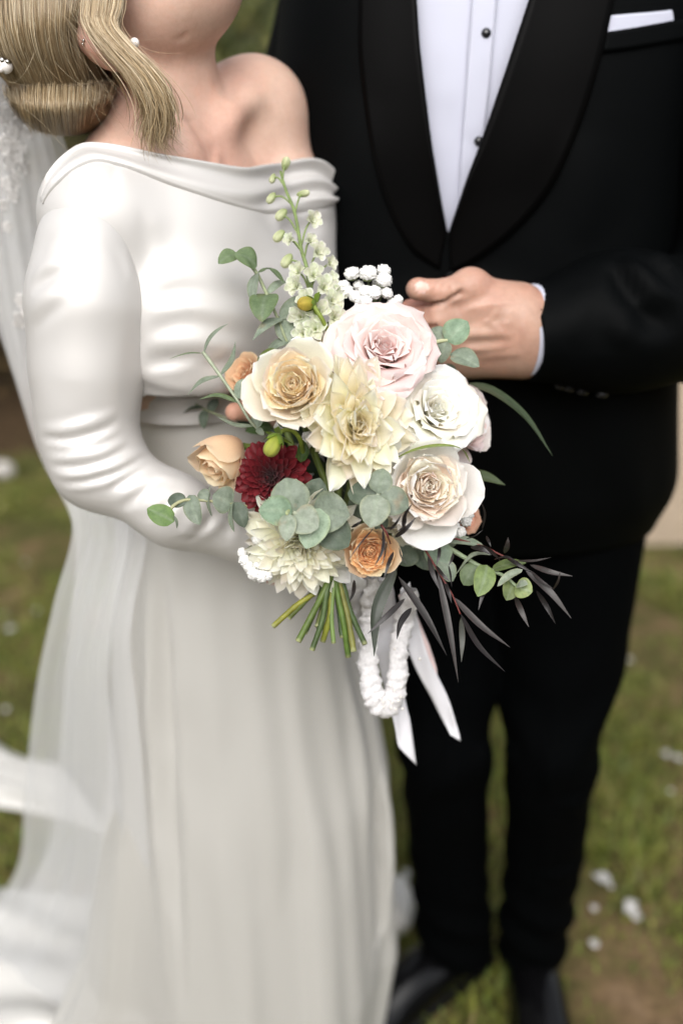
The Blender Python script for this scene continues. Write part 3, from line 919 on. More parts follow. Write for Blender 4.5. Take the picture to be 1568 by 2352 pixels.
# knuckles and fingertips run redder
for q, rr, am in ((hv(950, 700), .028, .6), (hv(1082, 650), .022, .5), (hv(960, 663), .018, .5), (hv(955, 770), .026, .6), (hv(1000, 740), .024, .3)):
    d = np.linalg.norm(SKH - q, axis=1)
    w = np.exp(-(d / rr) ** 2)[:, None] * am
    colH = colH * (1 - w) + np.array([.50, .235, .18]) * w
colH = colH * (1 + .07 * vnoise(SKH, 95, 2) + .05 * vnoise(SKH, 260, 4))[:, None] * (1 + np.array([[.02, -.05, -.06]]) * vnoise(SKH, 60, 9)[:, None])
# thumb nail: plate pressed into the thumb's back
tH = bvh(SKH, FH)
nail_c = np.array(tH.ray_cast(Vector(CAM.tolist()), Vector(nrm(ray(968, 658)).tolist()))[0])
un, vn, zn = proj(SKH)
tax = nrm(hv(962, 664, -.026) - hv(1014, 668, -.022))
rel = SKH - nail_c
s_al = rel @ tax; s_ac = np.linalg.norm(rel - s_al[:, None] * tax, axis=1)
nm = (np.abs(s_al / .0062) ** 3 + np.abs(s_ac / .0052) ** 3) < 1
colH[nm] = np.array([.74, .52, .45])
N = vnormals(SKH, FH)
edge = np.exp(-((((np.abs(s_al / .0062) ** 3 + np.abs(s_ac / .0052) ** 3)) - 1.15) / .35) ** 2)
SKH = SKH - N * (edge * .0011)[:, None]
mesh('body', SKH, FH, M['skin'], groom, col=colH)
# short dark hair and bow tie, above the picture
V, F = surfnet(solid([(ell(L(-.022, 0, .070), np.array([.094, .083, .076]) * 1.05, R), .01), (ell(L(-.055, 0, .02), np.array([.055, .072, .07]) * 1.05, R), .03)]), hc - .16, hc + .2, .006)
V = V + vnormals(V, F) * (.004 * vnoise(V, 160))[:, None]
mesh('hair', V, F, simple('dark_hair', (.03, .02, .014), rough=.5, scale=200, var=.5, bmp=.5, bscale=300, bdist=.003), groom)
bt = solid([(ell((.133, 1.088, 1.49), (.012, .012, .012)), .01), (ell((.168, 1.092, 1.49), (.032, .012, .020)), .006), (ell((.098, 1.092, 1.49), (.032, .012, .020)), .006)])
V, F = surfnet(bt, (.05, 1.06, 1.45), (.215, 1.12, 1.53), .004)
mesh('bow_tie', V, F, M['lapel'], groom)
# ------------------------------------------------------------------ the person in the ivory dress
bride = empty('person', (-.12, .95, 0))
tag(bride, 'person in an ivory satin off-shoulder gown with blonde hair, holding the bouquet', 'person', 'couple')
Nn = P(212, 494, .85); Ff = P(578, 258, 1.02)
rx = nrm(np.array([(Ff - Nn)[0], (Ff - Nn)[1], 0])); fr = np.array([rx[1], -rx[0], 0]); up = np.array([0, 0, 1.0])
RB = np.stack([rx, fr, up], 1)
Cc = (Nn + Ff) / 2
Wc = P(478, 915, .945)
# --- skin
ch = P(256, -48, .95)
fwd = nrm([.63, -.17, .70]); lf = nrm(np.cross([0, 0, 1.0], fwd)); uph = nrm(np.cross(fwd, lf))
RH = np.stack([fwd, lf, uph], 1)
fp, LH = face_parts(ch, RH, .97)
nb = P(388, 335, .955)
body = [(ell(Cc + np.array([0, 0, -.105]) - fr * .005, (.118, .082, .150), RB), .02)]
body += [(cap(nb, P(358, 40, .955), .0500, .0470), .03), (cap(P(360, 330, .975), Nn + np.array([.012, .012, .006]), .040, .036), .04), (cap(P(420, 300, .985), Ff + np.array([0, .01, .002]), .036, .040), .035)]
body += [(cap(Ff, P(655, 470, 1.0), .044, .040), .02), (ell(Ff + np.array([.004, -.004, .0]), (.046, .046, .046)), .02)]
# collar bones, hollow beside the neck, tendon of the neck
body += [(cap(P(460, 345, .900), P(570, 225, .965), .0075, .0065), .026), (cap(P(405, 352, .890), P(250, 372, .866), .0080, .0070), .020)]
body += [(cap(P(290, 120, .905), P(436, 345, .889), .012, .0085), .016)]
body += [('-', ell(P(494, 225, .902), (.008, .012, .032)), .030)]
body += [(cap(Nn, P(200, 760, .83), .034, .032), .02), (cap(P(195, 760, .83), P(225, 1085, .795), .034, .030), .02), (cap(P(225, 1085, .795), P(585, 1242, .785), .029, .0205), .015)]
# right hand round the stems
body += [(ell(P(655, 1285, .785), (.036, .016, .026)), .012)]
for i, (u, v) in enumerate(((800, 1290), (806, 1312), (796, 1332), (782, 1348))):
    a_, b_ = P(690, 1278 + 14 * i, .785), P(u - 40, v - 4, .752)
    body += [(cap(a_, b_, .0095, .0085), .006), (cap(b_, P(u, v, .775), .0085, .0070), .005)]
body += [(cap(P(670, 1262, .78), P(770, 1258, .79), .011, .009), .008)]
# left arm and hand behind the bouquet, one finger tip showing
body += [(cap(P(655, 470, 1.0), P(690, 790, .955), .038, .032), .02), (cap(P(690, 790, .955), P(672, 915, .875), .030, .022), .015), (ell(P(655, 925, .855), (.034, .016, .028)), .012)]
for i, (u, v) in enumerate(((528, 946), (600, 965), (600, 915))):
    k = .0 if i == 0 else .045
    body += [(cap(P(630, 915 + 18 * i, .85), P(572, v - 6, .825 + k), .0098, .0092), .006), (cap(P(572, v - 6, .825 + k), P(u + 10, v, .815 + k), .0092, .0082), .005)]
# torso down to the hips, under the gown
body += [(ell(Wc + np.array([0, 0, .03]), (.070, .052, .09), RB), .02), (ell(Wc + np.array([.01, .01, -.12]), (.072, .055, .09), RB), .02)]
# ear
ec = P(216, 84, .856)
fear = []
Re = np.stack([nrm(RH[:, 0] * .9 + RH[:, 1] * -.42), nrm(np.cross(RH[:, 2], nrm(RH[:, 0] * .9 + RH[:, 1] * -.42))), RH[:, 2]], 1)
fp += [(ell(ec, (.019, .0085, .031), Re), .004), ('-', ell(ec + RH[:, 0] * .004 - RH[:, 1] * .010 + RH[:, 2] * .002, (.011, .010, .020), Re), .005), (ell(ec - RH[:, 2] * .024 + RH[:, 0] * .003, (.009, .006, .010), Re), .005), (ell(ec + RH[:, 0] * .010 - RH[:, 1] * .003, (.004, .006, .006), Re), .004)]
fb, fh = solid(body), solid(fp)
fskin = lambda p: smin(fb(p), fh(p), .009)
V, F = surfnet(fskin, (-.37, .70, .78), (.06, 1.14, 1.47), .0032)
C = np.tile(SK_B, (len(V), 1))
def blush(C, q, r, col, am):
    w = np.exp(-(np.linalg.norm(V - q, axis=1) / r) ** 2)[:, None] * am
    return C * (1 - w) + np.array(col) * w
C = C * (1 + .05 * vnoise(V, 55, 2) + .03 * vnoise(V, 170, 4))[:, None] * (1 + np.array([[.02, -.05, -.06]]) * vnoise(V, 34, 9)[:, None])
C = blush(C, P(500, 350, .90), .05, (.58, .33, .26), .6)
C = blush(C, ec + np.array([.002, 0, 0]), .022, (.54, .24, .17), .7)
C = blush(C, P(528, 946, .80), .03, (.56, .29, .20), .8)
C = blush(C, P(772, 1348, .76), .03, (.52, .30, .23), .7)
V = fold(V, F, [([(395, 318), (440, 342), (478, 348)], -.0006, .004), ([(375, 262), (420, 276), (470, 268)], -.0007, .003), ([(430, 70), (420, 85), (400, 92)], -.0009, .004)])
mesh('body', V, F, M['skin'], bride, col=C)
# eyes shut, brows and lips lie above the picture: lashes only
# --- gown: bodice
bo = [(ell(Cc + np.array([0, 0, -.108]), (.131, .096, .158), RB), .02)]
bo += [(ell(Cc + fr * .055 - rx * .050 + up * -.135, (.056, .050, .056), RB), .05), (ell(Cc + fr * .060 + rx * .058 + up * -.125, (.056, .050, .056), RB), .05)]
bo += [(ell(Wc + np.array([0, 0, .035]), (.094, .074, .085), RB), .07)]
bo += [(cap(P(340, 380, .975), Nn + np.array([.0, .01, .004]), .040, .040), .04), (ell(Nn + np.array([.006, .006, -.004]), (.040, .040, .040)), .03)]
bo += [(cap(P(420, 350, .985), Ff + np.array([0, .0, .004]), .040, .049), .035), (cap(Ff, P(652, 475, 1.0), .050, .047), .03), (cap(P(652, 475, 1.0), P(682, 760, .96), .046, .040), .02), (cap(P(682, 760, .96), P(672, 905, .885), .038, .030), .02)]
V, F = surfnet(solid(bo), (-.36, .70, .80), (.09, 1.16, 1.36), .0034)
V = relax(V, F, 2)
tB = bvh(V, F)
def on(tree, u, v, off=0., Y=.95):
    h = tree.ray_cast(Vector(CAM.tolist()), Vector(nrm(ray(u, v)).tolist()))
    if h[0] is None: return P(u, v, Y)
    n = np.array(h[1]); n = n if n @ ray(u, v) < 0 else -n
    return np.array(h[0]) + n * off
neck = [(104, 432), (135, 385), (168, 352), (205, 338), (260, 340), (345, 354), (430, 367), (500, 378), (560, 386), (612, 380), (660, 372), (705, 366), (735, 383), (752, 400)]
NL = np.array([on(tB, u, v) for u, v in neck])
V = fold(V, F, [
    ([(640, 490), (700, 490), (758, 470)], 0.0027, .010, 1), ([(640, 520), (700, 530), (750, 505)], -0.0023, .010),
    ([(330, 520), (400, 500), (520, 520), (640, 555)], 0.0016, .022), ([(360, 575), (460, 600), (560, 590), (660, 600)], -0.0012, .016),
    ([(345, 640), (440, 625), (560, 640), (650, 650)], 0.0020, .016), ([(340, 690), (440, 670), (560, 690)], -0.0018, .012),
    ([(335, 725), (430, 702), (560, 725), (640, 735)], 0.0021, .012), ([(330, 765), (440, 745), (560, 770)], -0.0020, .011),
    ([(325, 800), (440, 782), (560, 805)], 0.0025, .011), ([(320, 835), (420, 828), (560, 845)], -0.0021, .009),
    ([(310, 830), (340, 862), (420, 885), (520, 888), (620, 890)], 0.0031, .012, 1), ([(345, 855), (400, 850), (460, 832), (520, 815)], 0.0016, .007),
    ([(325, 470), (335, 560), (332, 650), (326, 760)], -0.0010, .010), ([(270, 370), (262, 400), (258, 440)], -0.0007, .005),
    ([(160, 372), (170, 400), (172, 450)], 0.0008, .008)])
s = (V - NL[0]) @ rx
NLs = (NL - NL[0]) @ rx
o_ = np.argsort(NLs)
zn = np.interp(s, NLs[o_], NL[o_, 2])
fc = F
zn = zn + np.interp(s, [NLs.min() - .001, NLs.min() + .045], [.05, 0.0])
drop = (V[:, 2] > zn - .002)[fc].all(1)
sF = (V - Ff) @ rx
hem_pts = [on(tB, u, v) for u, v in ((300, 884), (420, 893), (540, 895), (650, 893))]
hz = np.mean([p[2] for p in hem_pts])
low = (V[:, 2] < hz - .002)[fc].all(1) & (np.linalg.norm((V - Wc)[:, :2], axis=1) < .14)[fc].all(1) & ((V[:, 0] < -.03) | (V[:, 2] < .9))[fc].all(1)
gown = mesh('gown', V, F[~(drop | low)], M['satin'], bride)
sm_ = gown.modifiers.new('thickness', 'SOLIDIFY'); sm_.thickness = .0015; sm_.offset = -1
tB2 = bvh(V, F)
# draped cowl: a folded-over sheet following the neckline, one smooth turn at the near shoulder, three folds at the far one
n_, m_ = 120, 46
cow_t = [(96, 452), (118, 405), (150, 366), (190, 340), (240, 338), (320, 349), (400, 361), (480, 374), (555, 386), (610, 379), (660, 371), (708, 366), (738, 383), (756, 408)]
top_ = spline([on(tB2, u, v) for u, v in cow_t], n_)
cow_b = [(100, 470), (130, 430), (170, 395), (215, 375), (270, 385), (340, 410), (420, 442), (500, 470), (570, 492), (625, 500), (670, 502), (712, 498), (742, 490), (760, 480)]
bot_ = spline([on(tB2, u, v) for u, v in cow_b], n_)
Vc = np.zeros((n_, m_, 3)); Nc = np.zeros((n_, m_, 3))
for i in range(n_):
    for j in range(m_):
        s_ = j / (m_ - 1)
        h = tB2.find_nearest(Vector((top_[i] * (1 - s_) + bot_[i] * s_).tolist()))
        Vc[i, j] = h[0]; nn = np.array(h[1]); Nc[i, j] = nn
for _ in range(10):
    Nc[1:-1, 1:-1] = nrm(Nc[1:-1, 1:-1] + Nc[:-2, 1:-1] + Nc[2:, 1:-1] + Nc[1:-1, :-2] + Nc[1:-1, 2:])
    Vc[1:-1, 1:-1] = Vc[1:-1, 1:-1] * .4 + (Vc[:-2, 1:-1] + Vc[2:, 1:-1] + Vc[1:-1, :-2] + Vc[1:-1, 2:]) * .15
tt = np.linspace(0, 1, n_)[:, None]; dd = np.linspace(0, 1, m_)[None]
far = np.clip((tt - .45) / .45, 0, 1); far = far * far * (3 - 2 * far)
hgt = .0028 * np.exp(-((dd - .08) / .09) ** 2)                                   # rolled upper edge
hgt = hgt + (.0010 + .0050 * far) * (.5 + .5 * np.cos(2 * np.pi * (dd * (1.25 + 1.6 * far) - .12 - .10 * np.sin(tt * 7)))) * np.clip((1 - dd) * 4, 0, 1)
hgt = hgt + 0.0022 * (1 - far) * np.exp(-((dd - .55 - .12 * np.sin(tt * 5)) / .18) ** 2)
hgt = hgt * np.clip(tt * 14, .15, 1) + .0014 - .0050 * np.clip((dd - .86) / .14, 0, 1) - .004 * np.clip((.05 - dd) / .05, 0, 1)
Vc = Vc + Nc * hgt[..., None]
co = mesh('cowl', Vc.reshape(-1, 3), gridF(n_, m_), M['satin'], gown)
sm_ = co.modifiers.new('thickness', 'SOLIDIFY'); sm_.thickness = .0012; sm_.offset = -1
# shoulder seam piping of the armhole
# --- near sleeve
As = [P(204, 565, .836), P(200, 700, .824), P(200, 860, .812), P(200, 985, .803), P(224, 1072, .79), P(400, 1172, .775), P(590, 1248, .782)]
rs = [.0420, .0440, .0405, .0340, .0310, .0255, .0225]
V, F = surfnet(solid([(cap(As[i], As[i + 1], rs[i], rs[i + 1]), .03) for i in range(6)]), np.array(As).min(0) - .07, np.array(As).max(0) + .07, .0030)
V = relax(V, F, 2)
V = fold(V, F, [
    ([(100, 585), (140, 545), (190, 520)], 0.0009, 0.0090), ([(70, 640), (120, 600), (170, 580)], 0.0016, 0.0090), ([(72, 672), (110, 640), (150, 618)], -0.0014, 0.0063),
    ([(58, 740), (95, 690), (150, 655)], 0.0016, 0.0081), ([(80, 765), (115, 720), (160, 690)], -0.0009, 0.0063), ([(290, 580), (312, 610), (318, 650)], -0.0006, 0.0045), ([(270, 570), (295, 600), (305, 650)], 0.0008, 0.0054),
    ([(245, 560), (275, 600), (285, 650)], -0.0004, 0.0054), ([(100, 870), (115, 950), (120, 1000)], 0.0008, 0.0180), ([(300, 760), (300, 860), (285, 960)], -0.0008, 0.0144),
    ([(88, 985), (150, 985), (215, 968), (270, 945)], 0.0019, 0.0061), ([(90, 1005), (160, 1008), (225, 992), (275, 965)], -0.0016, 0.0043), ([(95, 1022), (160, 1024), (230, 1006), (280, 985)], 0.0011, 0.0043),
    ([(105, 1050), (160, 1052), (230, 1040), (290, 1010)], 0.0019, 0.0054), ([(112, 1070), (170, 1072), (240, 1055), (300, 1025)], -0.0016, 0.0042), ([(118, 1088), (180, 1090), (250, 1075), (310, 1045), (340, 1030)], 0.0019, 0.0050),
    ([(130, 1108), (190, 1106), (260, 1088), (330, 1052)], -0.0016, 0.0040), ([(150, 1125), (200, 1118), (265, 1100), (335, 1062)], 0.0014, 0.0040),
    ([(240, 1130), (290, 1100), (340, 1068)], -0.0014, 0.0040), ([(255, 1155), (300, 1125), (365, 1080)], 0.0013, 0.0050), ([(275, 1175), (320, 1140), (372, 1098)], -0.0014, 0.0043),
    ([(310, 1180), (360, 1140), (400, 1100)], 0.0011, 0.0058), ([(330, 1200), (380, 1165), (420, 1120)], -0.0013, 0.0043), ([(400, 1235), (440, 1205), (470, 1160), (475, 1130)], 0.0013, 0.0065),
    ([(430, 1245), (470, 1215), (490, 1170)], -0.0013, 0.0050), ([(410, 1220), (460, 1228), (505, 1200), (515, 1165)], 0.0013, 0.0050), ([(520, 1265), (540, 1230), (545, 1190)], 0.0008, 0.0058), ([(350, 1090), (400, 1100), (440, 1100)], 0.0008, 0.0058)])
sl = mesh('sleeve', V, F, M['satin'], gown)
# --- waistband
def ring_loft(tab, nz, na, fn, wrap=True):
    z = np.linspace(tab[0][0], tab[-1][0], nz)
    T = np.array(tab, float)
    o = np.argsort(T[:, 0])
    cols = [np.interp(z, T[o, 0], T[o, k]) for k in range(1, T.shape[1])]
    k = np.ones(7) / 7
    cols = [np.convolve(np.pad(a, 3, mode='edge'), k, 'valid') for a in cols]
    a = np.linspace(0, 2 * np.pi, na, endpoint=False)
    return fn(z, cols, a), gridF(nz, na, True)
zt = on(tB2, 450, 886)[2]; zb_ = P(450, 948, Wc[1] - .075)[2]
def oval(rw, rd, z, n=120, c=Wc):
    a = np.linspace(0, 2 * np.pi, n, endpoint=False)
    return c[None] * [1, 1, 0] + np.cos(a)[:, None] * rx * rw + np.sin(a)[:, None] * fr * rd + np.array([0, 0, 1.0]) * z
rows = []
for i, zz in enumerate(np.linspace(zt + .026, zb_ - .006, 12)):
    k = .004 * math.sin(i / 11 * math.pi) + .0016 * math.sin(i * 1.9)
    rows.append(oval(.0965 + k, .0775 + k, zz))
wb = mesh('waistband', np.vstack(rows), gridF(12, 120, True)[:, ::-1], M['satin'], gown)
# --- skirt: falls in folds to the ground, longer on the left where the train starts
zs = np.linspace(zb_, .0, 150)
ang = np.linspace(0, 2 * np.pi, 420, endpoint=False)
rows = []
wa = np.arctan2(rx[1], rx[0])
for z in zs:
    q = 1 - z / zb_                                   # 0 waist .. 1 hem
    cx = np.interp(q, [0, .2, .5, 1], [Wc[0], -.118, -.108, -.105]); cy = np.interp(q, [0, .2, .5, 1], [Wc[1], .962, .975, .985])
    hr_ = np.interp(q, [0, .1, .22, .5, .8, 1], [.096, .108, .128, .160, .174, .150])
    hl = np.interp(q, [0, .1, .22, .5, .8, 1], [.096, .108, .130, .175, .235, .33])
    hf = np.interp(q, [0, .1, .22, .5, .8, 1], [.078, .090, .108, .140, .165, .19]); hbk = np.interp(q, [0, .2, .5, 1], [.078, .12, .17, .30])
    ca, sa = np.cos(ang), np.sin(ang)
    bl = .5 + .5 * np.tanh(ca * 4)
    bf = .5 - .5 * np.tanh(sa * 4)
    rxh = hr_ * bl + hl * (1 - bl); ryh = hf * bf + hbk * (1 - bf)
    am = np.interp(q, [0, .08, .3, 1], [.0, .008, .045, .095])
    ff = np.sin(7 * ang + 1.2 + .5 * math.sin(q * 2)) * .55 + np.sin(13 * ang + 2.2 + q * .9) * .30 + np.sin(22 * ang + .4 - q * 1.3) * .14
    ff = np.tanh(ff * 1.5) * .75
    r = 1 + am * ff
    x = cx + rxh * ca * r; y = cy + ryh * sa * r
    if q > .97: r = r * 1.0
    rows.append(np.stack([x, y, np.full_like(x, z + .004) + .01 * q ** 6 * np.sin(5 * ang)], 1))
V = np.vstack(rows); F = gridF(150, 420, True)
V = fold(V, F[:, ::-1], [([(862, 1790), (872, 1950), (868, 2120), (850, 2240)], -.010, .010), ([(882, 1760), (890, 1950), (886, 2150)], .006, .010), ([(700, 1500), (740, 1750), (790, 2050)], -.006, .022), ([(560, 1350), (600, 1700), (640, 2100)], .006, .025),
                         ([(800, 1560), (830, 1750), (845, 2000)], .006, .016), ([(340, 1300), (350, 1700), (385, 2300)], .008, .014), ([(375, 1300), (385, 1700), (425, 2340)], -.008, .012), ([(460, 1300), (480, 1700), (520, 2300)], .005, .022)])
sk = mesh('skirt', V, F[:, ::-1], M['skirt'], gown)
# --- train lying on the lawn, and its turned tail further back
def ground_sheet(name, corners, nu, nv, amp, seed, lift=.012):
    a, b_, c_, d_ = [np.array(x) for x in corners]
    u, v = np.meshgrid(np.linspace(0, 1, nu), np.linspace(0, 1, nv), indexing='ij')
    p = (a * (1 - u[..., None]) + b_ * u[..., None]) * (1 - v[..., None]) + (d_ * (1 - u[..., None]) + c_ * u[..., None]) * v[..., None]
    w = vnoise(p, 9, seed) * .6 + vnoise(p * [1, .5, 1], 17, seed + 1) * .4 + np.sin(v * 22 + 3 * np.sin(u * 4)) * .35
    e = np.minimum(np.minimum(u, 1 - u), np.minimum(v, 1 - v))
    p[..., 2] += lift + amp * (1 + w) * np.clip(e * 8 + .12, 0, 1)
    p[..., 0] += .03 * vnoise(p, 6, seed + 3); p[..., 1] += .03 * vnoise(p, 7, seed + 4)
    return mesh(name, p.reshape(-1, 3), gridF(nu, nv), M['skirt'], gown)
g0 = lambda u, v: PG(u, v)
ground_sheet('train', (g0(-420, 2070), g0(330, 2075), g0(520, 2480), g0(-520, 2480)), 70, 60, .030, 2)
ground_sheet('train_tail', (g0(-150, 1630), g0(165, 1815), g0(255, 1945), g0(-170, 1850)), 50, 34, .022, 5)
V, F = surfnet(solid([(ell(g0(912, 2105) + np.array([0, .0, .022]), (.026, .05, .034)), .01), (ell(g0(860, 2130) + np.array([0, .04, .02]), (.05, .06, .03)), .03)]), g0(880, 2105) - .14, g0(880, 2105) + .14, .005)
mesh('hem_fold', V, F, M['skirt'], gown)
# --- veil
m, t, b = new_mat('tulle')
b.inputs['Base Color'].default_value = (.93, .93, .93, 1); b.inputs['Roughness'].default_value = .8; b.inputs['Specular IOR Level'].default_value = .1
tr = t.nodes.new('ShaderNodeBsdfTransparent'); tl = t.nodes.new('ShaderNodeBsdfTranslucent'); tl.inputs[0].default_value = (.92, .92, .92, 1)
m1 = t.nodes.new('ShaderNodeMixShader'); m1.inputs[0].default_value = .45
m2 = t.nodes.new('ShaderNodeMixShader')
lw = t.nodes.new('ShaderNodeLayerWeight'); lw.inputs[0].default_value = .35
rr_ = t.nodes.new('ShaderNodeMapRange'); rr_.inputs[1].default_value = 0; rr_.inputs[2].default_value = 1; rr_.inputs[3].default_value = .48; rr_.inputs[4].default_value = .64
t.links.new(lw.outputs['Facing'], rr_.inputs[0]); t.links.new(rr_.outputs[0], m2.inputs[0])
t.links.new(b.outputs[0], m1.inputs[1]); t.links.new(tl.outputs[0], m1.inputs[2]); t.links.new(tr.outputs[0], m2.inputs[1]); t.links.new(m1.outputs[0], m2.inputs[2])
t.links.new(m2.outputs[0], t.nodes['Material Output'].inputs[0])
M['tulle'] = m
VL = [(-30, 120, .975), (-48, 330, .985), (-40, 520, .975), (-6, 700, .965), (42, 880, .95), (98, 1050, .93), (166, 1200, .905), (125, 1380, .92), (88, 1550, .95), (68, 1700, .98), (55, 1850, 1.01), (36, 2000, 1.05), (-60, 2130, 1.12), (-200, 2230, 1.16)]
VR = [(40, 128, .985), (120, 330, 1.02), (170, 520, 1.03), (210, 700, 1.02), (240, 880, 1.0), (280, 1050, .99), (335, 1210, .872), (306, 1400, .845), (300, 1500, .84), (318, 1650, .845), (335, 1850, .862), (348, 2050, .875), (360, 2260, .90), (372, 2400, .915)]
def veil_sheet(L, R, n, mcols, amp, seed, freq):
    A = spline([P(*x) for x in L], n); Bq = spline([P(*x) for x in R], n)
    s = np.linspace(0, 1, mcols)
    V = A[:, None] * (1 - s)[None, :, None] + Bq[:, None] * s[None, :, None]
    T = nrm(Bq - A)
    nrm_ = nrm(np.cross(T, np.gradient(A, axis=0)))
    nrm_ = np.where(nrm_[:, 1:2] > 0, -nrm_, nrm_)
    h = np.linspace(0, 1, n)[:, None]
    w = np.sin(s * freq + seed + 1.2 * np.sin(h * 5)) * .6 + np.sin(s * freq * 2.3 + 2 * seed + h * 3) * .4
    e = np.clip(np.minimum(s, 1 - s) * 12, .25, 1)
    V = V + nrm_[:, None] * (w * amp * (.4 + .8 * h) * e)[..., None]
    return V
Vv = veil_sheet(VL, VR, 130, 70, .0038, 1.0, 15)
Vv[..., 2] = np.maximum(Vv[..., 2], .022)
veil = mesh('veil', Vv.reshape(-1, 3), gridF(130, 70), M['tulle'], bride)
VL2 = [(x - 10 + 25 * math.sin(i), y, Y + .035) for i, (x, y, Y) in enumerate(VL)]
VL2 = [(-20, 120, .99), (-70, 330, 1.01), (-60, 520, 1.01), (-20, 700, 1.0), (36, 880, .98), (92, 1050, .96), (170, 1215, .935), (165, 1400, .96), (150, 1560, .99), (135, 1750, 1.02), (110, 1950, 1.06), (20, 2110, 1.10)]
VR2 = [(60, 128, .99), (150, 330, 1.04), (200, 520, 1.05), (240, 700, 1.04), (260, 880, 1.02), (300, 1050, 1.0), (300, 1210, .882), (270, 1400, .862), (250, 1560, .858), (270, 1750, .87), (290, 1950, .885), (310, 2150, .90)]
Vw = veil_sheet(VL2, VR2, 110, 60, .004, 2.7, 11)
Vw[..., 2] = np.maximum(Vw[..., 2], .03)
mesh('veil_layer', Vw.reshape(-1, 3), gridF(110, 60), M['tulle'], veil)
# lace motifs sewn along the veil's edge
M['lace'] = petal_mat('lace', trans=.35, rough=.75)
tV = bvh(Vv.reshape(-1, 3), gridF(130, 70))
def motif(c, n, r, seed):
    R_ = np.random.default_rng(seed)
    n = nrm(n); a = nrm(np.cross(n, [0, 0, 1.0]) + .01); b_ = np.cross(n, a); ph = R_.uniform(0, 6)
    e = np.linspace(0, 2 * np.pi, 40, endpoint=False)
    k = R_.integers(4, 7)
    lob = .66 + .30 * np.abs(np.cos(e * k / 2 + ph)) + .06 * np.sin(e * 11)
    rings = [.02, .25, .5, .75, 1.0]
    V = np.array([[c + r * q * l * (a * math.cos(x) * 1.0 + b_ * math.sin(x) * 1.25) + n * (.0016 + .0012 * math.sin(q * 9 + x * 3)) for x, l in zip(e, lob)] for q in rings]).reshape(-1, 3)
    return V, gridF(5, 40, True)
lace_at = [(28, 176, 26), (46, 205, 20), (12, 214, 20), (34, 240, 24), (58, 232, 14), (14, 262, 22), (44, 282, 20), (26, 306, 20), (62, 300, 14), (10, 330, 20), (38, 345, 24), (22, 372, 18), (52, 380, 16), (34, 412, 18), (14, 420, 14), (28, 446, 16), (48, 690, 16), (62, 712, 18), (42, 735, 18), (68, 742, 13), (8, 470, 12), (16, 520, 12)]
for i, (u, v, r) in enumerate(lace_at):
    h = tV.ray_cast(Vector(CAM.tolist()), Vector(nrm(ray(u, v)).tolist()))
    if h[0] is None: continue
    c = np.array(h[0]); n = np.array(h[1]); n = n if n[1] < 0 else -n
    V, F = motif(c, n, r * .00042, i)
    mesh('lace_motif', V, F, M['lace'], veil, col=(.82, .80, .78))
# --- hair
m, t, b = new_mat('blonde_hair')
t.links.new(attr(t), b.inputs['Base Color'])
b.inputs['Roughness'].default_value = .46; b.inputs['Specular IOR Level'].default_value = .42
b.inputs['Anisotropic'].default_value = .5
M['hair'] = m
HPAL = np.array([[.37, .27, .155], [.46, .36, .23], [.28, .195, .105], [.54, .45, .31], [.19, .13, .065], [.40, .30, .18]])
def strands(guides, n, w, jit, seed, pal=HPAL, layers=.006, centre=None, npt=18, fray=.0, pw=None, wave=0):
    R_ = np.random.default_rng(seed)
    G = np.array([spline([P(*x) for x in g], npt) for g in guides])          # k, npt, 3
    k = len(G)
    a = np.sort(R_.random(n)) * (k - 1)
    i = np.minimum(a.astype(int), k - 2); f = (a - i)[:, None, None]
    C = G[i] * (1 - f) + G[i + 1] * f
    s = np.linspace(0, 1, npt)
    if centre is not None:
        out = nrm(C - np.asarray(centre))
    else:
        out = np.tile(np.array([0, -1.0, .2]), (n, npt, 1))
    if fray > 0:                       # strands end at different lengths
        q = s[None] * R_.uniform(.70, 1.0, (n, 1)) * (npt - 1); q0 = np.minimum(q.astype(int), npt - 2); qf = (q - q0)[..., None]
        ii = np.arange(n)[:, None]
        C = C[ii, q0] * (1 - qf) + C[ii, q0 + 1] * qf
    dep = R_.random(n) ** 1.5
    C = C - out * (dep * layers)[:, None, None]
    j = R_.normal(size=(n, 1, 3)) * jit * (.35 + fray * s ** 2)[None, :, None]
    ph = R_.uniform(0, 6.3, (n, 1)); am = R_.normal(size=(n, 1)) * jit * .5
    C = C + j + (out * (am * np.sin(ph + s * R_.uniform(2, 8, (n, 1))))[..., None])
    T = nrm(np.gradient(C, axis=1))
    sd_ = nrm(np.cross(T, out) + out * R_.normal(size=(n, 1, 1)) * .35)
    ww = (w * R_.uniform(.5, 1.3, (n, 1)) * np.clip((1 - s) * 9, .25, 1)[None] * np.clip(s * 20 + .5, 0, 1)[None])[..., None]
    V = np.stack([C - sd_ * ww, C + sd_ * ww], 2)                            # n,npt,2,3
    base = (np.arange(n) * npt * 2)[:, None]
    q = np.arange(npt - 1)[None] * 2 + base
    F = np.stack([q, q + 1, q + 3, q + 2], -1).reshape(-1, 4)
    c = pal[R_.integers(0, len(pal), n)] * R_.uniform(.8, 1.2, (n, 1))
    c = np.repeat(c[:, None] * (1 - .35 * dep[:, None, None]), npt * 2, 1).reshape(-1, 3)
    return V.reshape(-1, 3), F, c
hcen = ch + np.array([-.02, .01, .0])
mass = [[(-60, -170, .93), (-52, 0, .885), (-30, 100, .88), (22, 192, .90)], [(0, -190, .90), (-2, 0, .862), (14, 100, .858), (60, 190, .878)], [(60, -190, .885), (52, 0, .845), (64, 100, .845), (100, 190, .868)],
        [(120, -190, .88), (108, 0, .838), (114, 100, .840), (142, 190, .865)], [(170, -190, .88), (150, 0, .842), (150, 95, .846), (182, 188, .870)], [(235, -190, .885), (186, -10, .850), (176, 60, .856), (205, 188, .885)]]
pts = [strands(mass, 5600, .00020, .0026, 1, centre=hcen, layers=.007)]
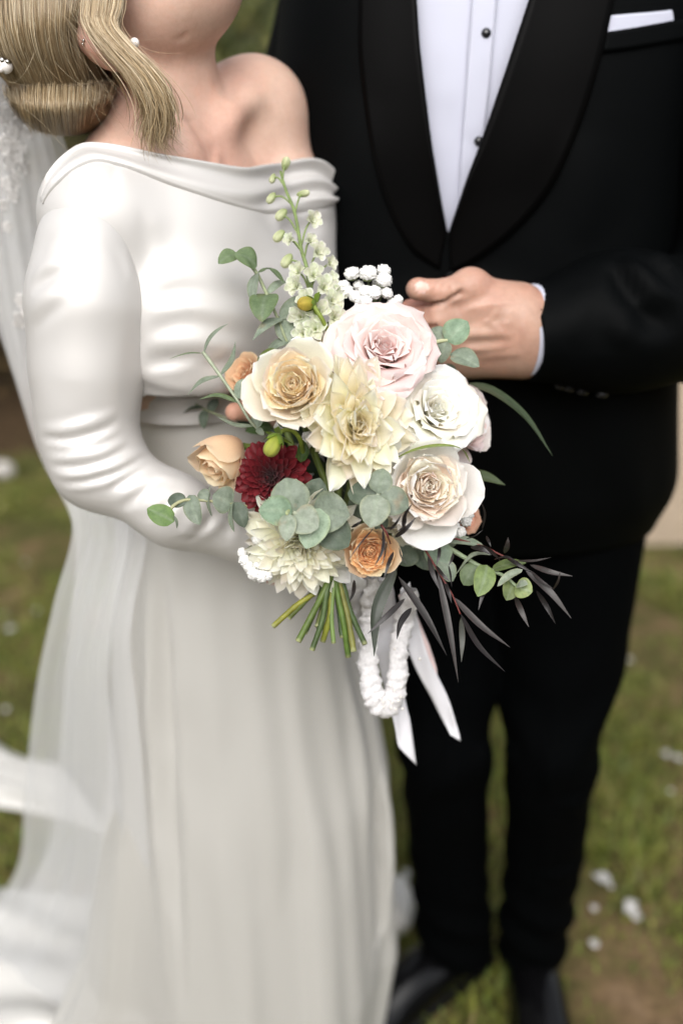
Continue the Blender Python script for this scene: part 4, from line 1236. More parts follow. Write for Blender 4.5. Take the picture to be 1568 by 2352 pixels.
bun = [[(8, 190, .92), (16, 225, .91), (50, 270, .925)], [(44, 192, .90), (48, 240, .88), (72, 298, .905)], [(84, 190, .875), (84, 245, .852), (102, 308, .885)], [(130, 188, .868), (128, 248, .842), (138, 310, .88)], [(180, 188, .872), (178, 245, .848), (176, 303, .885)], [(222, 188, .885), (220, 236, .868), (206, 286, .895)], [(266, 190, .915), (256, 222, .905), (238, 262, .915)]]
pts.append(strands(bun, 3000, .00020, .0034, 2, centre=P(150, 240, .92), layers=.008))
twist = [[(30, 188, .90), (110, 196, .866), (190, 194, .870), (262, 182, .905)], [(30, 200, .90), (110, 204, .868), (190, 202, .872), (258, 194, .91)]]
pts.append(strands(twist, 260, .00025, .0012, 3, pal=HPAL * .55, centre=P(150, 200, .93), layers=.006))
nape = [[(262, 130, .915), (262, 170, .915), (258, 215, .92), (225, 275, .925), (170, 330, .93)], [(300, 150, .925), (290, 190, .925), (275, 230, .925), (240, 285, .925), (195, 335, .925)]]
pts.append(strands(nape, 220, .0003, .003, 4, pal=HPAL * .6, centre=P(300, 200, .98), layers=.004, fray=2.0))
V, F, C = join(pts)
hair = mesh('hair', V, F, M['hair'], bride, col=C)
# solid under-layer so that no scalp shows between the strands
ul = solid([(ell(ch + RH @ np.array([-.035, 0, .050]), (.088, .080, .080), RH), .02), (cap(P(100, 60, .925), P(130, 165, .925), .055, .040), .04), (ell(P(152, 242, .912), (.038, .048, .024)), .012), ('-', cap(P(30, 196, .845), P(250, 192, .86), .006, .006), .006)])
V, F = surfnet(ul, (-.37, .78, 1.18), (.02, 1.08, 1.48), .004)
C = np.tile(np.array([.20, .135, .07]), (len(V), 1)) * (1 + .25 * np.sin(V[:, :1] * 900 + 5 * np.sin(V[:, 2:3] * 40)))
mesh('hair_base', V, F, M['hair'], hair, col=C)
curl = [[(205, -150, .862), (190, 0, .838), (192, 50, .832), (230, 100, .828), (292, 158, .826), (334, 215, .83), (350, 262, .838), (347, 305, .846), (364, 336, .852)],
        [(240, -150, .862), (228, 0, .836), (228, 55, .828), (266, 108, .822), (322, 166, .822), (356, 220, .826), (362, 268, .836), (358, 305, .844), (380, 338, .852)],
        [(285, -150, .868), (280, 0, .844), (266, 55, .836), (302, 112, .828), (350, 172, .826), (378, 228, .83), (377, 275, .838), (364, 310, .846), (408, 352, .856)]]
V, F, C = strands(curl, 1700, .00018, .0024, 6, pal=HPAL * 1.25, centre=P(330, 200, 1.0), layers=.010, npt=34, fray=2.6)
mesh('loose_curl', V, F, M['hair'], hair, col=C)
fly = [[(150, -40, .86), (230, 40, .84), (330, 150, .83), (420, 200, .84)], [(60, -20, .84), (160, 80, .835), (300, 230, .84), (440, 330, .86)], [(160, 20, .83), (190, 100, .83), (230, 170, .84), (300, 230, .86)]]
fly.append([(20, 185, .86), (60, 200, .85), (130, 215, .842), (230, 205, .87)])
fly.append([(40, 230, .87), (100, 260, .85), (170, 280, .86), (250, 260, .89)])
V, F, C = strands(fly, 40, .00006, .012, 8, pal=HPAL * 1.1, layers=.004, npt=26, fray=2)
mesh('stray_hairs', V, F, M['hair'], hair, col=C)
# pearl drop at the ear, two tiny studs, pearls of the comb
def ball(name, c, r, mat, par, n=14):
    a, e = np.meshgrid(np.linspace(.05, np.pi - .05, n), np.linspace(0, 2 * np.pi, n + 4, endpoint=False), indexing='ij')
    V = np.asarray(c) + r * np.stack([np.sin(a) * np.cos(e), np.sin(a) * np.sin(e), np.cos(a)], -1).reshape(-1, 3)
    return mesh(name, V, gridF(n, n + 4, True), mat, par)
ball('pearl_earring', P(309, 97, .845), .0037, M['pearl'], bride)
ball('ear_stud', P(192, 92, .853), .0012, M['metal'], bride); ball('ear_stud', P(190, 100, .853), .0012, M['metal'], bride)
cb = empty('hair_comb', P(5, 150, .87), bride)
for i, (u, v, r) in enumerate(((14, 152, .0055), (-2, 148, .005), (6, 138, .0028), (18, 141, .0022), (2, 158, .0026))):
    ball('pearl', P(u, v, .868 - .001 * i), r, M['pearl'] if i not in (2, 3) else M['metal'], cb)
# ------------------------------------------------------------------ the bouquet
BIND = PZ(768, 1325, .800)
bouquet = empty('bouquet', BIND)
tag(bouquet, 'bouquet of cream, blush, peach and burgundy blooms with eucalyptus and trailing ribbons', 'bouquet')
CR = np.array([1.0, 0, 0]); CU = np.array([0, math.sin(TILT), math.cos(TILT)]); CT = np.array([0, -math.cos(TILT), math.sin(TILT)])
def cdir(x, y, z):
    return nrm(CR * x + CU * y + CT * z)
M['petal'] = petal_mat('petal', trans=.42, rough=.62)
M['petal_thick'] = petal_mat('white_floret', trans=.12, rough=.7)
M['petal_red'] = petal_mat('velvet_petal', trans=.10, rough=.6)
M['leaf_euc'] = None
def leaf_mat(name, rough, spec, trans=.12, bloom=.35):
    m, t, b = new_mat(name)
    n = noise_node(t, 160, 6, rough=.75)
    r = ramp(t, n.outputs[0], [(.30, (.62, .68, .62)), (.5, (1, 1, 1)), (.72, (1.0 + bloom, 1.0 + bloom, 1.0 + bloom * 1.15))])
    n3 = noise_node(t, 55, 2)
    r3 = ramp(t, n3.outputs[0], [(.66, (1, 1, 1)), (.76, (1.25, .85, .75))])
    c = mixcol(t, mixcol(t, attr(t), r.outputs[0], 1.0), r3.outputs[0], .7)
    t.links.new(c, b.inputs['Base Color'])
    b.inputs['Roughness'].default_value = rough; b.inputs['Specular IOR Level'].default_value = spec
    bump(t, b, n.outputs[0], .35, .0008)
    tr = t.nodes.new('ShaderNodeBsdfTranslucent'); t.links.new(c, tr.inputs[0])
    mx = t.nodes.new('ShaderNodeMixShader'); mx.inputs[0].default_value = trans
    t.links.new(b.outputs[0], mx.inputs[1]); t.links.new(tr.outputs[0], mx.inputs[2]); t.links.new(mx.outputs[0], t.nodes['Material Output'].inputs[0])
    return m
M['leaf_euc'] = leaf_mat('eucalyptus_leaf', .55, .4)
M['leaf_green'] = leaf_mat('green_leaf', .42, .45, .15, .1)
M['leaf_dark'] = leaf_mat('dark_willow_leaf', .40, .42, .03, .25)
M['stem'] = simple('flower_stem', None, rough=.5, spec=.4, scale=120, var=.3, bmp=.2, use_attr=True)

# --- one petal as a bent, cupped sheet in the flower's own frame (z = the way the flower faces)
def petal(L, Wd, phi0, phi1, az, r0=0., z0=0., pw=1.3, cupb=1.0, cupt=.6, tip='round', roll=0., tiproll=0., ruf=0., twist=0., seed=0, nx=9, ny=10, yaw=0., base=.35, notch=0.):
    R_ = np.random.default_rng(seed)
    s = np.linspace(0, 1, ny); t = np.linspace(-1, 1, nx)
    phi = phi0 + (phi1 - phi0) * s ** pw + tiproll * np.clip((s - .68) / .32, 0, 1) ** 2
    ds = L / (ny - 1)
    r = r0 + np.concatenate([[0], np.cumsum(np.sin((phi[1:] + phi[:-1]) / 2) * ds)])
    z = z0 + np.concatenate([[0], np.cumsum(np.cos((phi[1:] + phi[:-1]) / 2) * ds)])
    if tip == 'round':
        w = (base + (1 - base) * np.sin(np.pi / 2 * np.minimum(s / .62, 1))) * np.sqrt(np.clip(1 - np.clip((s - .60) / .405, 0, 1) ** 2.6, 0, 1))
    elif tip == 'peak':
        w = (base + (1 - base) * np.sin(np.pi / 2 * np.minimum(s / .58, 1))) * (1 - np.clip((s - .55) / .455, 0, 1) ** 2.1) ** .75
    else:
        w = (base + (1 - base) * np.sin(np.pi / 2 * np.minimum(s / .5, 1))) * (1 - np.clip((s - .42) / .585, 0, 1) ** 1.8)
    w = w * Wd + 1e-5
    psi = np.maximum(cupb + (cupt - cupb) * s, .02)
    nr, nz = -np.cos(phi), np.sin(phi)                   # towards the axis
    x = np.sin(t[None] * psi[:, None]) / psi[:, None] * w[:, None]
    inn = (1 - np.cos(t[None] * psi[:, None])) / psi[:, None] * w[:, None]
    a = np.abs(t)[None]
    inn = inn - roll * Wd * (a ** 3) * (s[:, None] ** 2)
    inn = inn + ruf * Wd * np.sin(t[None] * R_.uniform(2.2, 3.6) + R_.uniform(0, 6)) * s[:, None] ** 2 + ruf * .4 * Wd * np.sin(t[None] * (5.5 if nx > 9 else 4) + R_.uniform(0, 6)) * s[:, None] ** 3
    x = x + ruf * .3 * Wd * np.sin(s[:, None] * 4 + R_.uniform(0, 6)) * t[None]
    tw = twist * s[:, None]
    x2 = x * np.cos(tw) - inn * np.sin(tw); inn2 = x * np.sin(tw) + inn * np.cos(tw)
    lr = nr[:, None] * inn2; lz = nz[:, None] * inn2
    if notch:
        z = z; r = r
        lz = lz - notch * Wd * np.exp(-(t[None] / .25) ** 2) * s[:, None] ** 8 * np.cos(phi)[:, None]
    rr_ = r[:, None] + lr; zz = z[:, None] + lz
    # local radial/tangential, yawed about the petal's own base
    X, Yt = rr_ - r0, x2
    Xr = X * math.cos(yaw) - Yt * math.sin(yaw); Yr = X * math.sin(yaw) + Yt * math.cos(yaw)
    Xr = Xr + r0
    ca, sa = math.cos(az), math.sin(az)
    V = np.stack([Xr * ca - Yr * sa, Xr * sa + Yr * ca, zz], -1).reshape(-1, 3)
    S_ = np.repeat(s[:, None], nx, 1).ravel(); T_ = np.repeat(t[None], ny, 0).ravel()
    return V, gridF(ny, nx), S_, T_
def frame(axis, spin):
    a = nrm(axis); x = nrm(np.cross(CU if abs(a @ CU) < .95 else CR, a)); y = np.cross(a, x)
    x2 = x * math.cos(spin) + y * math.sin(spin); y2 = -x * math.sin(spin) + y * math.cos(spin)
    return np.stack([x2, y2, a], 1)
def petal_col(S_, T_, cb, ct, ce, R_, var=.06, pw=1.0):
    k = (S_ ** pw)[:, None]
    c = np.array(cb) * (1 - k) + np.array(ct) * k
    e = np.clip((np.abs(T_) - .78) / .22, 0, 1)[:, None] * .5 + np.clip((S_ - .9) / .1, 0, 1)[:, None] * .5
    c = c * (1 - e) + np.array(ce) * e
    return np.clip(c * (1 + R_.normal(0, var)) * (1 + R_.normal(0, .012, 3)), 0, .95)
def tubes(list_):
    V, F, C = [], [], []
    for pts, r, c in list_:
        q = tube(pts, r, 8)
        V.append((q[0], q[1], np.tile(np.array(c), (len(q[0]), 1))))
    return join(V)
STEMC = np.array([.13, .18, .035])
def flower(name, label, u, v, Z, axis, R, spec, spin=0., inner=12, mat='petal', seed=1, stem=True, dome=None, sq=(1, 1)):
    """spec: list of petal dicts (in units of R) with colours; the first `inner` stay joined as the heart"""
    c0 = PZ(u, v, Z); fr_ = frame(axis, spin)
    R_ = np.random.default_rng(seed)
    heart, outer = [], []
    squash = lambda D: c0 + D + np.outer(D @ CR, CR) * (sq[0] - 1) + np.outer(D @ CU, CU) * (sq[1] - 1)
    for i, d in enumerate(spec):
        d = dict(d); cb, ct, ce = d.pop('cb'), d.pop('ct'), d.pop('ce'); cpw = d.pop('cpw', 1.0)
        for k in ('L', 'Wd', 'r0', 'z0'): d[k] = d.get(k, 0) * R
        V, F, S_, T_ = petal(seed=seed * 1000 + i, **d)
        W_ = squash(V @ fr_.T)
        C = petal_col(S_, T_, cb, ct, ce, R_, pw=cpw)
        (heart if i < inner else outer).append((W_, F, C))
    # receptacle: small solid the petals spring from
    a, e = np.meshgrid(np.linspace(.06, np.pi - .06, 8), np.linspace(0, 2 * np.pi, 12, endpoint=False), indexing='ij')
    q = np.stack([np.sin(a) * np.cos(e) * .26, np.sin(a) * np.sin(e) * .26, np.cos(a) * .34 - .42], -1).reshape(-1, 3) * R
    heart.append((c0 + q @ fr_.T, gridF(8, 12, True), np.tile(STEMC, (96, 1))))
    if dome:                     # packed petal bases of a full bloom
        q = np.stack([np.sin(a) * np.cos(e) * dome[0], np.sin(a) * np.sin(e) * dome[0], np.cos(a) * dome[1] + dome[2]], -1).reshape(-1, 3) * R
        heart.append((squash(q @ fr_.T), gridF(8, 12, True), np.tile(np.array(dome[3]), (96, 1))))
    V, F, C = join(heart)
    o = mesh(name, V, F, M[mat], bouquet, col=C)
    if label: o['label'] = label
    for W_, F, C in outer:
        mesh('petal', W_, F, M[mat], o, col=C)
    if stem:
        b0 = c0 - fr_[:, 2] * R * .55
        p = spline([b0, b0 - fr_[:, 2] * R * .9 + (BIND - b0) * .25, BIND + R_.normal(0, .006, 3) + np.array([0, .01, .01])], 14)
        V, F, C = tubes([(p, np.linspace(.0032, .0026, 14), STEMC)])
        mesh('stem', V, F, M['stem'], o, col=C)
    return o, c0, fr_
GA = math.radians(137.508)
def sp_rose(n, cb, ct, ce, open_=1.0, seed=0, point=True):
    """open hybrid rose: tight heart, outer petals reflexed into points"""
    R_ = np.random.default_rng(seed); out = []
    for i in range(n):
        f = i / (n - 1)
        out.append(dict(L=.50 + .62 * f, Wd=.22 + .42 * f ** .8, phi0=.05 + .50 * f * open_, phi1=-.12 + 1.28 * f ** 1.15 * open_, az=i * GA + R_.normal(0, .12), r0=.02 + .20 * f, z0=-.28 - .18 * f, pw=1.4,
                        cupb=1.7 - .9 * f, cupt=1.25 - .75 * f, tip='peak' if (point and f > .25) else 'round', roll=.10 + .34 * f, tiproll=.15 + .55 * f * R_.uniform(.5, 1.3), ruf=.03 + .05 * f, twist=R_.normal(0, .10), nx=11, ny=12,
                        cb=cb, ct=ct, ce=ce, cpw=.8))
    return out
def sp_garden(n_in, n_out, cb, ct, ce, oc, seed=0, ruf=.10, flare=.5, quart=4, dip=.1):
    """cupped garden rose: packed ruffled rosette inside a bowl of wide outer petals"""
    R_ = np.random.default_rng(seed); out = []
    for i in range(n_in):
        f = i / (n_in - 1)
        out.append(dict(L=.40 + .34 * f + R_.normal(0, .02), Wd=.17 + .24 * f, phi0=.05 + .34 * f, phi1=-.12 + .74 * f + R_.normal(0, .06), az=i * GA + R_.normal(0, .22), r0=.02 + .30 * f, z0=-.26 - .16 * f, pw=1.2,
                        cupb=1.4 - .5 * f, cupt=1.35 - .5 * f, tip='round', roll=.05 + .06 * f, tiproll=.15 + .35 * f * R_.random(), ruf=ruf, twist=R_.normal(0, .14), nx=11, ny=11, cb=cb, ct=ct, ce=ce, cpw=.8, base=.55))
    for i in range(n_out):
        f = i / (n_out - 1)
        out.append(dict(L=.92 + .30 * f, Wd=.42 + .22 * f, phi0=.75 + .35 * f, phi1=-.22 + flare * 1.9 * f ** 1.6 + R_.normal(0, .05), az=i * GA + .4, r0=.14 + .06 * f, z0=-.56 - .10 * f, pw=.85, cupb=1.1, cupt=.80 - .2 * f, tip='round', roll=.04 + .12 * f,
                        tiproll=.25 + .45 * f * R_.uniform(.4, 1.4), ruf=.025 + ruf * .30, twist=R_.normal(0, .08), nx=13, ny=12, cb=oc[0], ct=oc[1], ce=oc[2], base=.5))
    return out
def sp_dahlia(n, cb, ct, ce, L0=.30, L1=1.0, W0=.08, W1=.20, p0=.05, p1=1.75, cup=1.25, tip='point', seed=0, ruf=.04, tw=.2, curl=.25, cc=None, jit=1.0):
    R_ = np.random.default_rng(seed); out = []
    for i in range(n):
        f = (i + .5) / n
        ph = p0 + (p1 - p0) * f ** .75
        out.append(dict(L=(L0 + (L1 - L0) * f ** .6) * (1 + R_.uniform(-.10, .08) * jit), Wd=(W0 + (W1 - W0) * f ** .6) * R_.uniform(.88, 1.12), phi0=ph * .72, phi1=ph + R_.normal(0, .07) * jit, az=i * GA + R_.normal(0, .06) * jit, r0=.02 + .20 * f, z0=-.08 - .40 * f, pw=1.1,
                        cupb=cup * 1.15, cupt=cup * (.95 - .35 * f), tip=tip, roll=.05, tiproll=R_.normal(curl, .2), ruf=ruf, twist=R_.normal(0, tw), nx=7, ny=9, cb=np.array(cc if cc is not None else cb) * (1 - f) + np.array(cb) * f, ct=ct, ce=ce, cpw=.8, base=.45))
    return out
# colours are the petals' own
PEACH = dict(cb=(.86, .56, .30), ct=(.86, .70, .53), ce=(.88, .80, .70))
# pink blush rose
flower('rose', 'blush pink open rose with pointed petals at the top of the bouquet', 880, 806, .772, cdir(.14, .40, .90), .0440, sp_rose(44, (.95, .70, .65), (.95, .79, .76), (.96, .86, .85), 1.22, 3), spin=.4, inner=8, seed=3)
# peach garden rose
flower('rose', 'peach cream cupped garden rose at the left of the bouquet', 674, 884, .738, cdir(-.10, .14, .97), .0350,
       sp_garden(40, 15, (.98, .77, .49), (.98, .835, .61), (.98, .88, .71), ((.98, .86, .69), (.98, .895, .77), (.98, .93, .86)), 5, ruf=.06, flare=.40), spin=.9, inner=10, seed=5, dome=(.40, .30, -.36, (.97, .82, .58)))
# large cream dahlia in the middle
flower('dahlia', 'large cream dahlia with pale yellow heart in the middle of the bouquet', 820, 978, .750, cdir(.20, -.02, 1), .0515,
       sp_dahlia(92, (.98, .87, .55), (.98, .91, .77), (.98, .93, .87), L0=.50, L1=1.02, jit=2.4, W0=.17, W1=.275, p0=.05, p1=1.42, cup=.95, tip='peak', seed=7, ruf=.13, tw=.45, curl=.12, cc=(.98, .86, .38)), spin=.2, inner=10, seed=7, sq=(.72, 1.02))
# white rose on the right
flower('rose', 'creamy white rose tucked right of the large dahlia', 998, 945, .783, cdir(.28, .30, .92), .0395, sp_rose(38, (.98, .92, .76), (.98, .945, .87), (.98, .955, .91), 1.1, 11, point=False), spin=1.4, inner=8, seed=11)
# mauve rose behind it
flower('rose', 'pale mauve ruffled rose at the right edge of the bouquet', 1066, 965, .822, cdir(.75, .12, .62), .0345, sp_garden(34, 14, (.86, .64, .61), (.89, .75, .73), (.91, .82, .80), ((.88, .74, .71), (.90, .80, .78), (.92, .86, .85)), 13, ruf=.14, flare=.6), spin=.2, inner=12, seed=13, dome=(.40, .30, -.36, (.88, .70, .67)))
# ruffled ivory garden rose low on the right
flower('rose', 'ruffled ivory garden rose with blush heart at the lower right', 983, 1118, .762, cdir(.16, .10, .98), .0405,
       sp_garden(46, 15, (.98, .79, .63), (.98, .86, .75), (.98, .91, .84), ((.98, .91, .83), (.98, .94, .90), (.98, .955, .93)), 17, ruf=.10, flare=.50), spin=2.1, inner=10, seed=17, dome=(.40, .30, -.36, (.97, .87, .77)))
flower('rose', 'half hidden cream rose below the ruffled ivory rose', 960, 1190, .792, cdir(.1, -.55, .8), .030, sp_rose(24, (.93, .86, .62), (.94, .89, .78), (.94, .91, .84), 1.1, 19), spin=.3, inner=6, seed=19)
# peach rose seen from the side on the left
sp_ = []
for i in range(16):
    k_ = i / 15
    sp_.append(dict(L=1.55 + .35 * k_, Wd=.42 + .50 * k_, phi0=.70 + .55 * k_, phi1=-.45 + .42 * k_ ** 2, az=i * GA + .8, r0=.05, z0=-.78, pw=.75, cupb=1.2, cupt=1.35 - .45 * k_, tip='round', roll=.03, tiproll=.20 + 1.0 * k_ ** 2, ruf=.035, nx=13, ny=13,
                    cb=(.93, .66, .42), ct=(.94, .74, .52), ce=(.94, .84, .64), base=.5))
flower('rose', 'half open peach rose seen from the side at the far left', 516, 1046, .798, cdir(-.50, -.62, .42), .0245, sp_, spin=1.9, inner=4, seed=23)
# burgundy dahlia
flower('dahlia', 'burgundy red dahlia below the peach rose', 616, 1098, .776, cdir(-.24, -.03, .97), .0315,
       sp_dahlia(125, (.075, .0015, .005), (.125, .0025, .007), (.17, .005, .012), L0=.26, L1=.86, W0=.09, W1=.19, p0=.02, p1=1.75, cup=1.35, tip='round', seed=29, ruf=.02, tw=.12, curl=-.1), spin=.5, inner=14, mat='petal_red', seed=29)
# white dahlia at the bottom
flower('dahlia', 'white many-petalled dahlia hanging at the bottom left', 688, 1250, .778, cdir(-.10, -.42, .90), .0440,
       sp_dahlia(150, (.98, .92, .66), (.98, .94, .80), (.98, .96, .91), jit=1.5, L0=.34, L1=1.0, W0=.11, W1=.205, p0=.02, p1=1.60, cup=1.1, tip='peak', seed=31, ruf=.07, tw=.3, curl=.05), spin=.1, inner=14, seed=31)
# apricot rose at the bottom
flower('rose', 'apricot rosette rose at the bottom of the bouquet', 850, 1268, .768, cdir(.06, -.12, .98), .0265,
       sp_garden(48, 12, (.95, .56, .25), (.95, .66, .36), (.96, .75, .49), ((.95, .66, .38), (.95, .74, .50), (.95, .82, .63)), 37, ruf=.08, flare=.18, quart=3), spin=.6, inner=14, seed=37, dome=(.40, .30, -.36, (.95, .60, .28)))
# small peach bloom behind on the left, coral bloom behind on the right
flower('lisianthus', 'small peach bloom peeking out behind the peach rose', 565, 858, .835, cdir(-.55, .3, .7), .021, sp_rose(14, (.80, .42, .24), (.84, .58, .36), (.84, .70, .46), 1.0, 41, point=False), inner=4, seed=41)
flower('lisianthus', 'coral bloom half hidden behind the white florets at right', 1066, 1190, .825, cdir(.7, -.1, .6), .018, sp_rose(14, (.78, .36, .22), (.82, .48, .34), (.84, .58, .44), .9, 43, point=False), inner=4, seed=43)
flower('rose', 'cream rose deep inside the bouquet between larger blooms', 770, 790, .80, cdir(-.2, .55, .75), .022, sp_rose(18, (.84, .76, .58), (.87, .82, .72), (.88, .85, .79), 1.0, 47), inner=5, seed=47)

# --- leaves
def leaf(b3, t3, w, nh, seed, col, shape='round', bend=.15, fold_=.12, cen=None, ny=9, nx=7, mid=None):
    """leaf blade from its base to its tip; nh = the way its face looks"""
    R_ = np.random.default_rng(seed)
    b3, t3 = np.asarray(b3), np.asarray(t3)
    ax_ = t3 - b3; L = np.linalg.norm(ax_); d = ax_ / L
    n = nrm(nh - d * (nh @ d)); sd_ = np.cross(n, d)
    s = np.linspace(0, 1, ny); t = np.linspace(-1, 1, nx)
    if shape == 'round':
        wp = np.sin(np.pi * np.clip(s, 0, 1) ** .82) ** .55
        wp = np.maximum(wp, .03); wp[-1] = .06
    elif shape == 'lance':
        wp = np.sin(np.pi * s ** .7) ** .9; wp = np.maximum(wp, .04)
    else:
        wp = (np.sin(np.pi * np.minimum(s / .8, 1) * .5 + 0) ** .6) * (1 - np.clip((s - .35) / .65, 0, 1) ** 1.7); wp = np.maximum(wp, .03)
    if mid is None:
        c = b3 + d * (s * L)[:, None] + n * (bend * L * np.sin(np.pi * s) * R_.uniform(.5, 1.2))[:, None]
    else:
        c = spline([b3] + [np.asarray(q) for q in mid] + [t3], ny)
        T_ = nrm(np.gradient(c, axis=0)); sdv = nrm(np.cross(np.tile(n, (ny, 1)), T_)); nn = np.cross(T_, sdv)
    ww = wp * w / 2
    wave = .05 * np.sin(t[None] * 4 + s[:, None] * 6 + R_.uniform(0, 6))
    if mid is None:
        V = c[:, None] + sd_ * (t[None] * ww[:, None])[..., None] + n * ((np.abs(t)[None] ** 1.5 * fold_ + wave) * ww[:, None])[..., None]
    else:
        V = c[:, None] + sdv[:, None] * (t[None] * ww[:, None])[..., None] + nn[:, None] * ((np.abs(t)[None] ** 1.5 * fold_ + wave * .5) * ww[:, None])[..., None]
    col = np.array(col) * (1 + R_.normal(0, .07))
    C = np.tile(col, (ny * nx, 1)).reshape(ny, nx, 3)
    C[:, nx // 2] = C[:, nx // 2] * .6 + np.array([.30, .36, .26]) * .4 * min(1, col.max() * 4)
    C[:, [0, -1]] *= np.array([1.05, 1.0, .85])
    return V.reshape(-1, 3), gridF(ny, nx), C.reshape(-1, 3)
EUC = (.185, .222, .168); EUCB = (.115, .165, .078); EUCP = (.255, .29, .225); EUCD = (.098, .128, .092)
def sprig(name, label, stem, lv, srad=.0013, scol=(.30, .34, .20), mat='leaf_euc', shape='round', seed=0):
    p = spline([PZ(*q) for q in stem], 6 * len(stem))
    V, F, C = tubes([(p, np.linspace(srad * 1.3, srad * .7, len(p)), scol)])
    o = mesh(name, V, F, M['stem'], bouquet, col=C)
    if label: o['label'] = label
    for i, L in enumerate(lv):
        (bu, bv, bz), (tu, tv, tz), w, nh, c = L[:5]
        shp = L[5] if len(L) > 5 else shape
        m_ = [PZ(*q) for q in L[6]] if len(L) > 6 else None
        Zm = (bz + tz) / 2
        V, F, C = leaf(PZ(bu, bv, bz), PZ(tu, tv, tz), w * Zm / FPX, cdir(*nh), seed * 100 + i, c, shp, mid=m_, ny=13 if (m_ or shp == 'lance') else 10, nx=9 if w > 25 else 5)
        mesh('leaf', V, F, M[mat], o, col=C)
    return o
z = .785
sprig('eucalyptus_sprig', 'round silver eucalyptus leaves rising at the upper left', [(575, 606, .80), (592, 632, .80), (612, 674, .795), (638, 732, .79), (660, 786, .79), (705, 860, .81)], [
    ((548, 584, .80), (501, 605, .795), 44, (-.2, .4, .9), EUCB), ((590, 611, .798), (538, 583, .79), 62, (.1, .5, .8), EUCB), ((590, 625, .80), (583, 697, .79), 36, (-.6, .1, .7), EUC),
    ((591, 626, .80), (651, 648, .79), 30, (.1, 1, .25), EUCB, 'round', [(622, 618, .80)]), ((614, 674, .796), (601, 739, .775), 68, (-.1, .3, .9), EUCB), ((614, 675, .797), (660, 646, .81), 24, (.2, .8, .5), EUC),
    ((642, 731, .79), (685, 678, .80), 34, (.5, .2, .7), EUC, 'lance'), ((650, 732, .79), (580, 781, .775), 30, (-.1, .6, .75), EUC, 'lance'), ((656, 788, .79), (667, 717, .80), 64, (.1, .0, 1), EUC), ((668, 782, .79), (612, 812, .79), 40, (-.2, .7, .6), EUC),
    ((700, 850, .80), (640, 812, .79), 44, (-.3, .5, .7), EUCD)], seed=1)
sprig('eucalyptus_sprig', 'slender grey eucalyptus sprig reaching left across the waist', [(466, 808, .785), (506, 863, .78), (548, 924, .775), (585, 979, .775), (640, 1010, .80)], [
    ((468, 811, .785), (524, 743, .78), 20, (-.7, .3, .6), EUC, 'lance'), ((467, 811, .785), (388, 824, .78), 20, (0, .9, .35), EUCB, 'lance', [(430, 812, .78)]), ((507, 862, .78), (541, 784, .785), 24, (-.7, .1, .7), EUC, 'lance', [(532, 828, .785)]),
    ((506, 863, .78), (429, 909, .78), 24, (.1, .8, .5), EUC, 'lance', [(462, 876, .775)]), ((548, 925, .775), (457, 917, .775), 24, (0, .9, .5), EUCB, 'lance', [(500, 908, .775)]), ((543, 915, .775), (590, 872, .78), 46, (-.3, .3, .9), EUC),
    ((584, 979, .775), (497, 956, .78), 24, (.1, .9, .45), EUC, 'lance', [(540, 976, .775)]), ((588, 986, .775), (612, 918, .785), 36, (-.4, .2, .9), EUC), ((590, 985, .775), (606, 1000, .77), 16, (0, .2, 1), EUC)], srad=.0012, scol=(.34, .38, .27), seed=2)
sprig('eucalyptus_sprig', 'small dark eucalyptus tip behind the slender sprig', [(436, 918, .90), (470, 940, .89), (520, 960, .87)], [((440, 918, .90), (432, 928, .90), 18, (0, .2, 1), EUCD), ((466, 935, .89), (420, 950, .90), 16, (0, .6, .6), EUCD, 'lance'), ((472, 940, .89), (468, 985, .89), 24, (-.3, 0, 1), EUCD), ((480, 945, .89), (500, 915, .89), 24, (.2, .5, .8), EUCD)], srad=.0009, seed=3)
sprig('eucalyptus_sprig', 'eucalyptus sprig trailing left over the sleeve', [(381, 1187, .765), (398, 1162, .768), (424, 1149, .77), (460, 1149, .772), (534, 1157, .778), (610, 1170, .80)], [
    ((400, 1198, .765), (338, 1168, .765), 50, (-.1, .3, 1), (.105, .175, .05)), ((396, 1183, .765), (406, 1214, .765), 12, (.8, .2, .4), EUC), ((429, 1150, .77), (385, 1150, .775), 36, (-.2, .2, 1), EUCD), ((434, 1137, .772), (459, 1205, .765), 46, (-.3, .0, 1), EUC),
    ((483, 1115, .775), (487, 1187, .77), 18, (-.8, 0, .5), EUC), ((480, 1148, .772), (458, 1128, .778), 30, (0, .2, 1), EUC), ((535, 1156, .778), (488, 1138, .772), 66, (0, .15, 1), EUC), ((534, 1153, .776), (538, 1222, .768), 24, (-.8, .1, .5), EUC), ((538, 1153, .778), (562, 1212, .775), 40, (.2, .1, 1), EUCD)], srad=.0012, scol=(.40, .40, .22), seed=4)
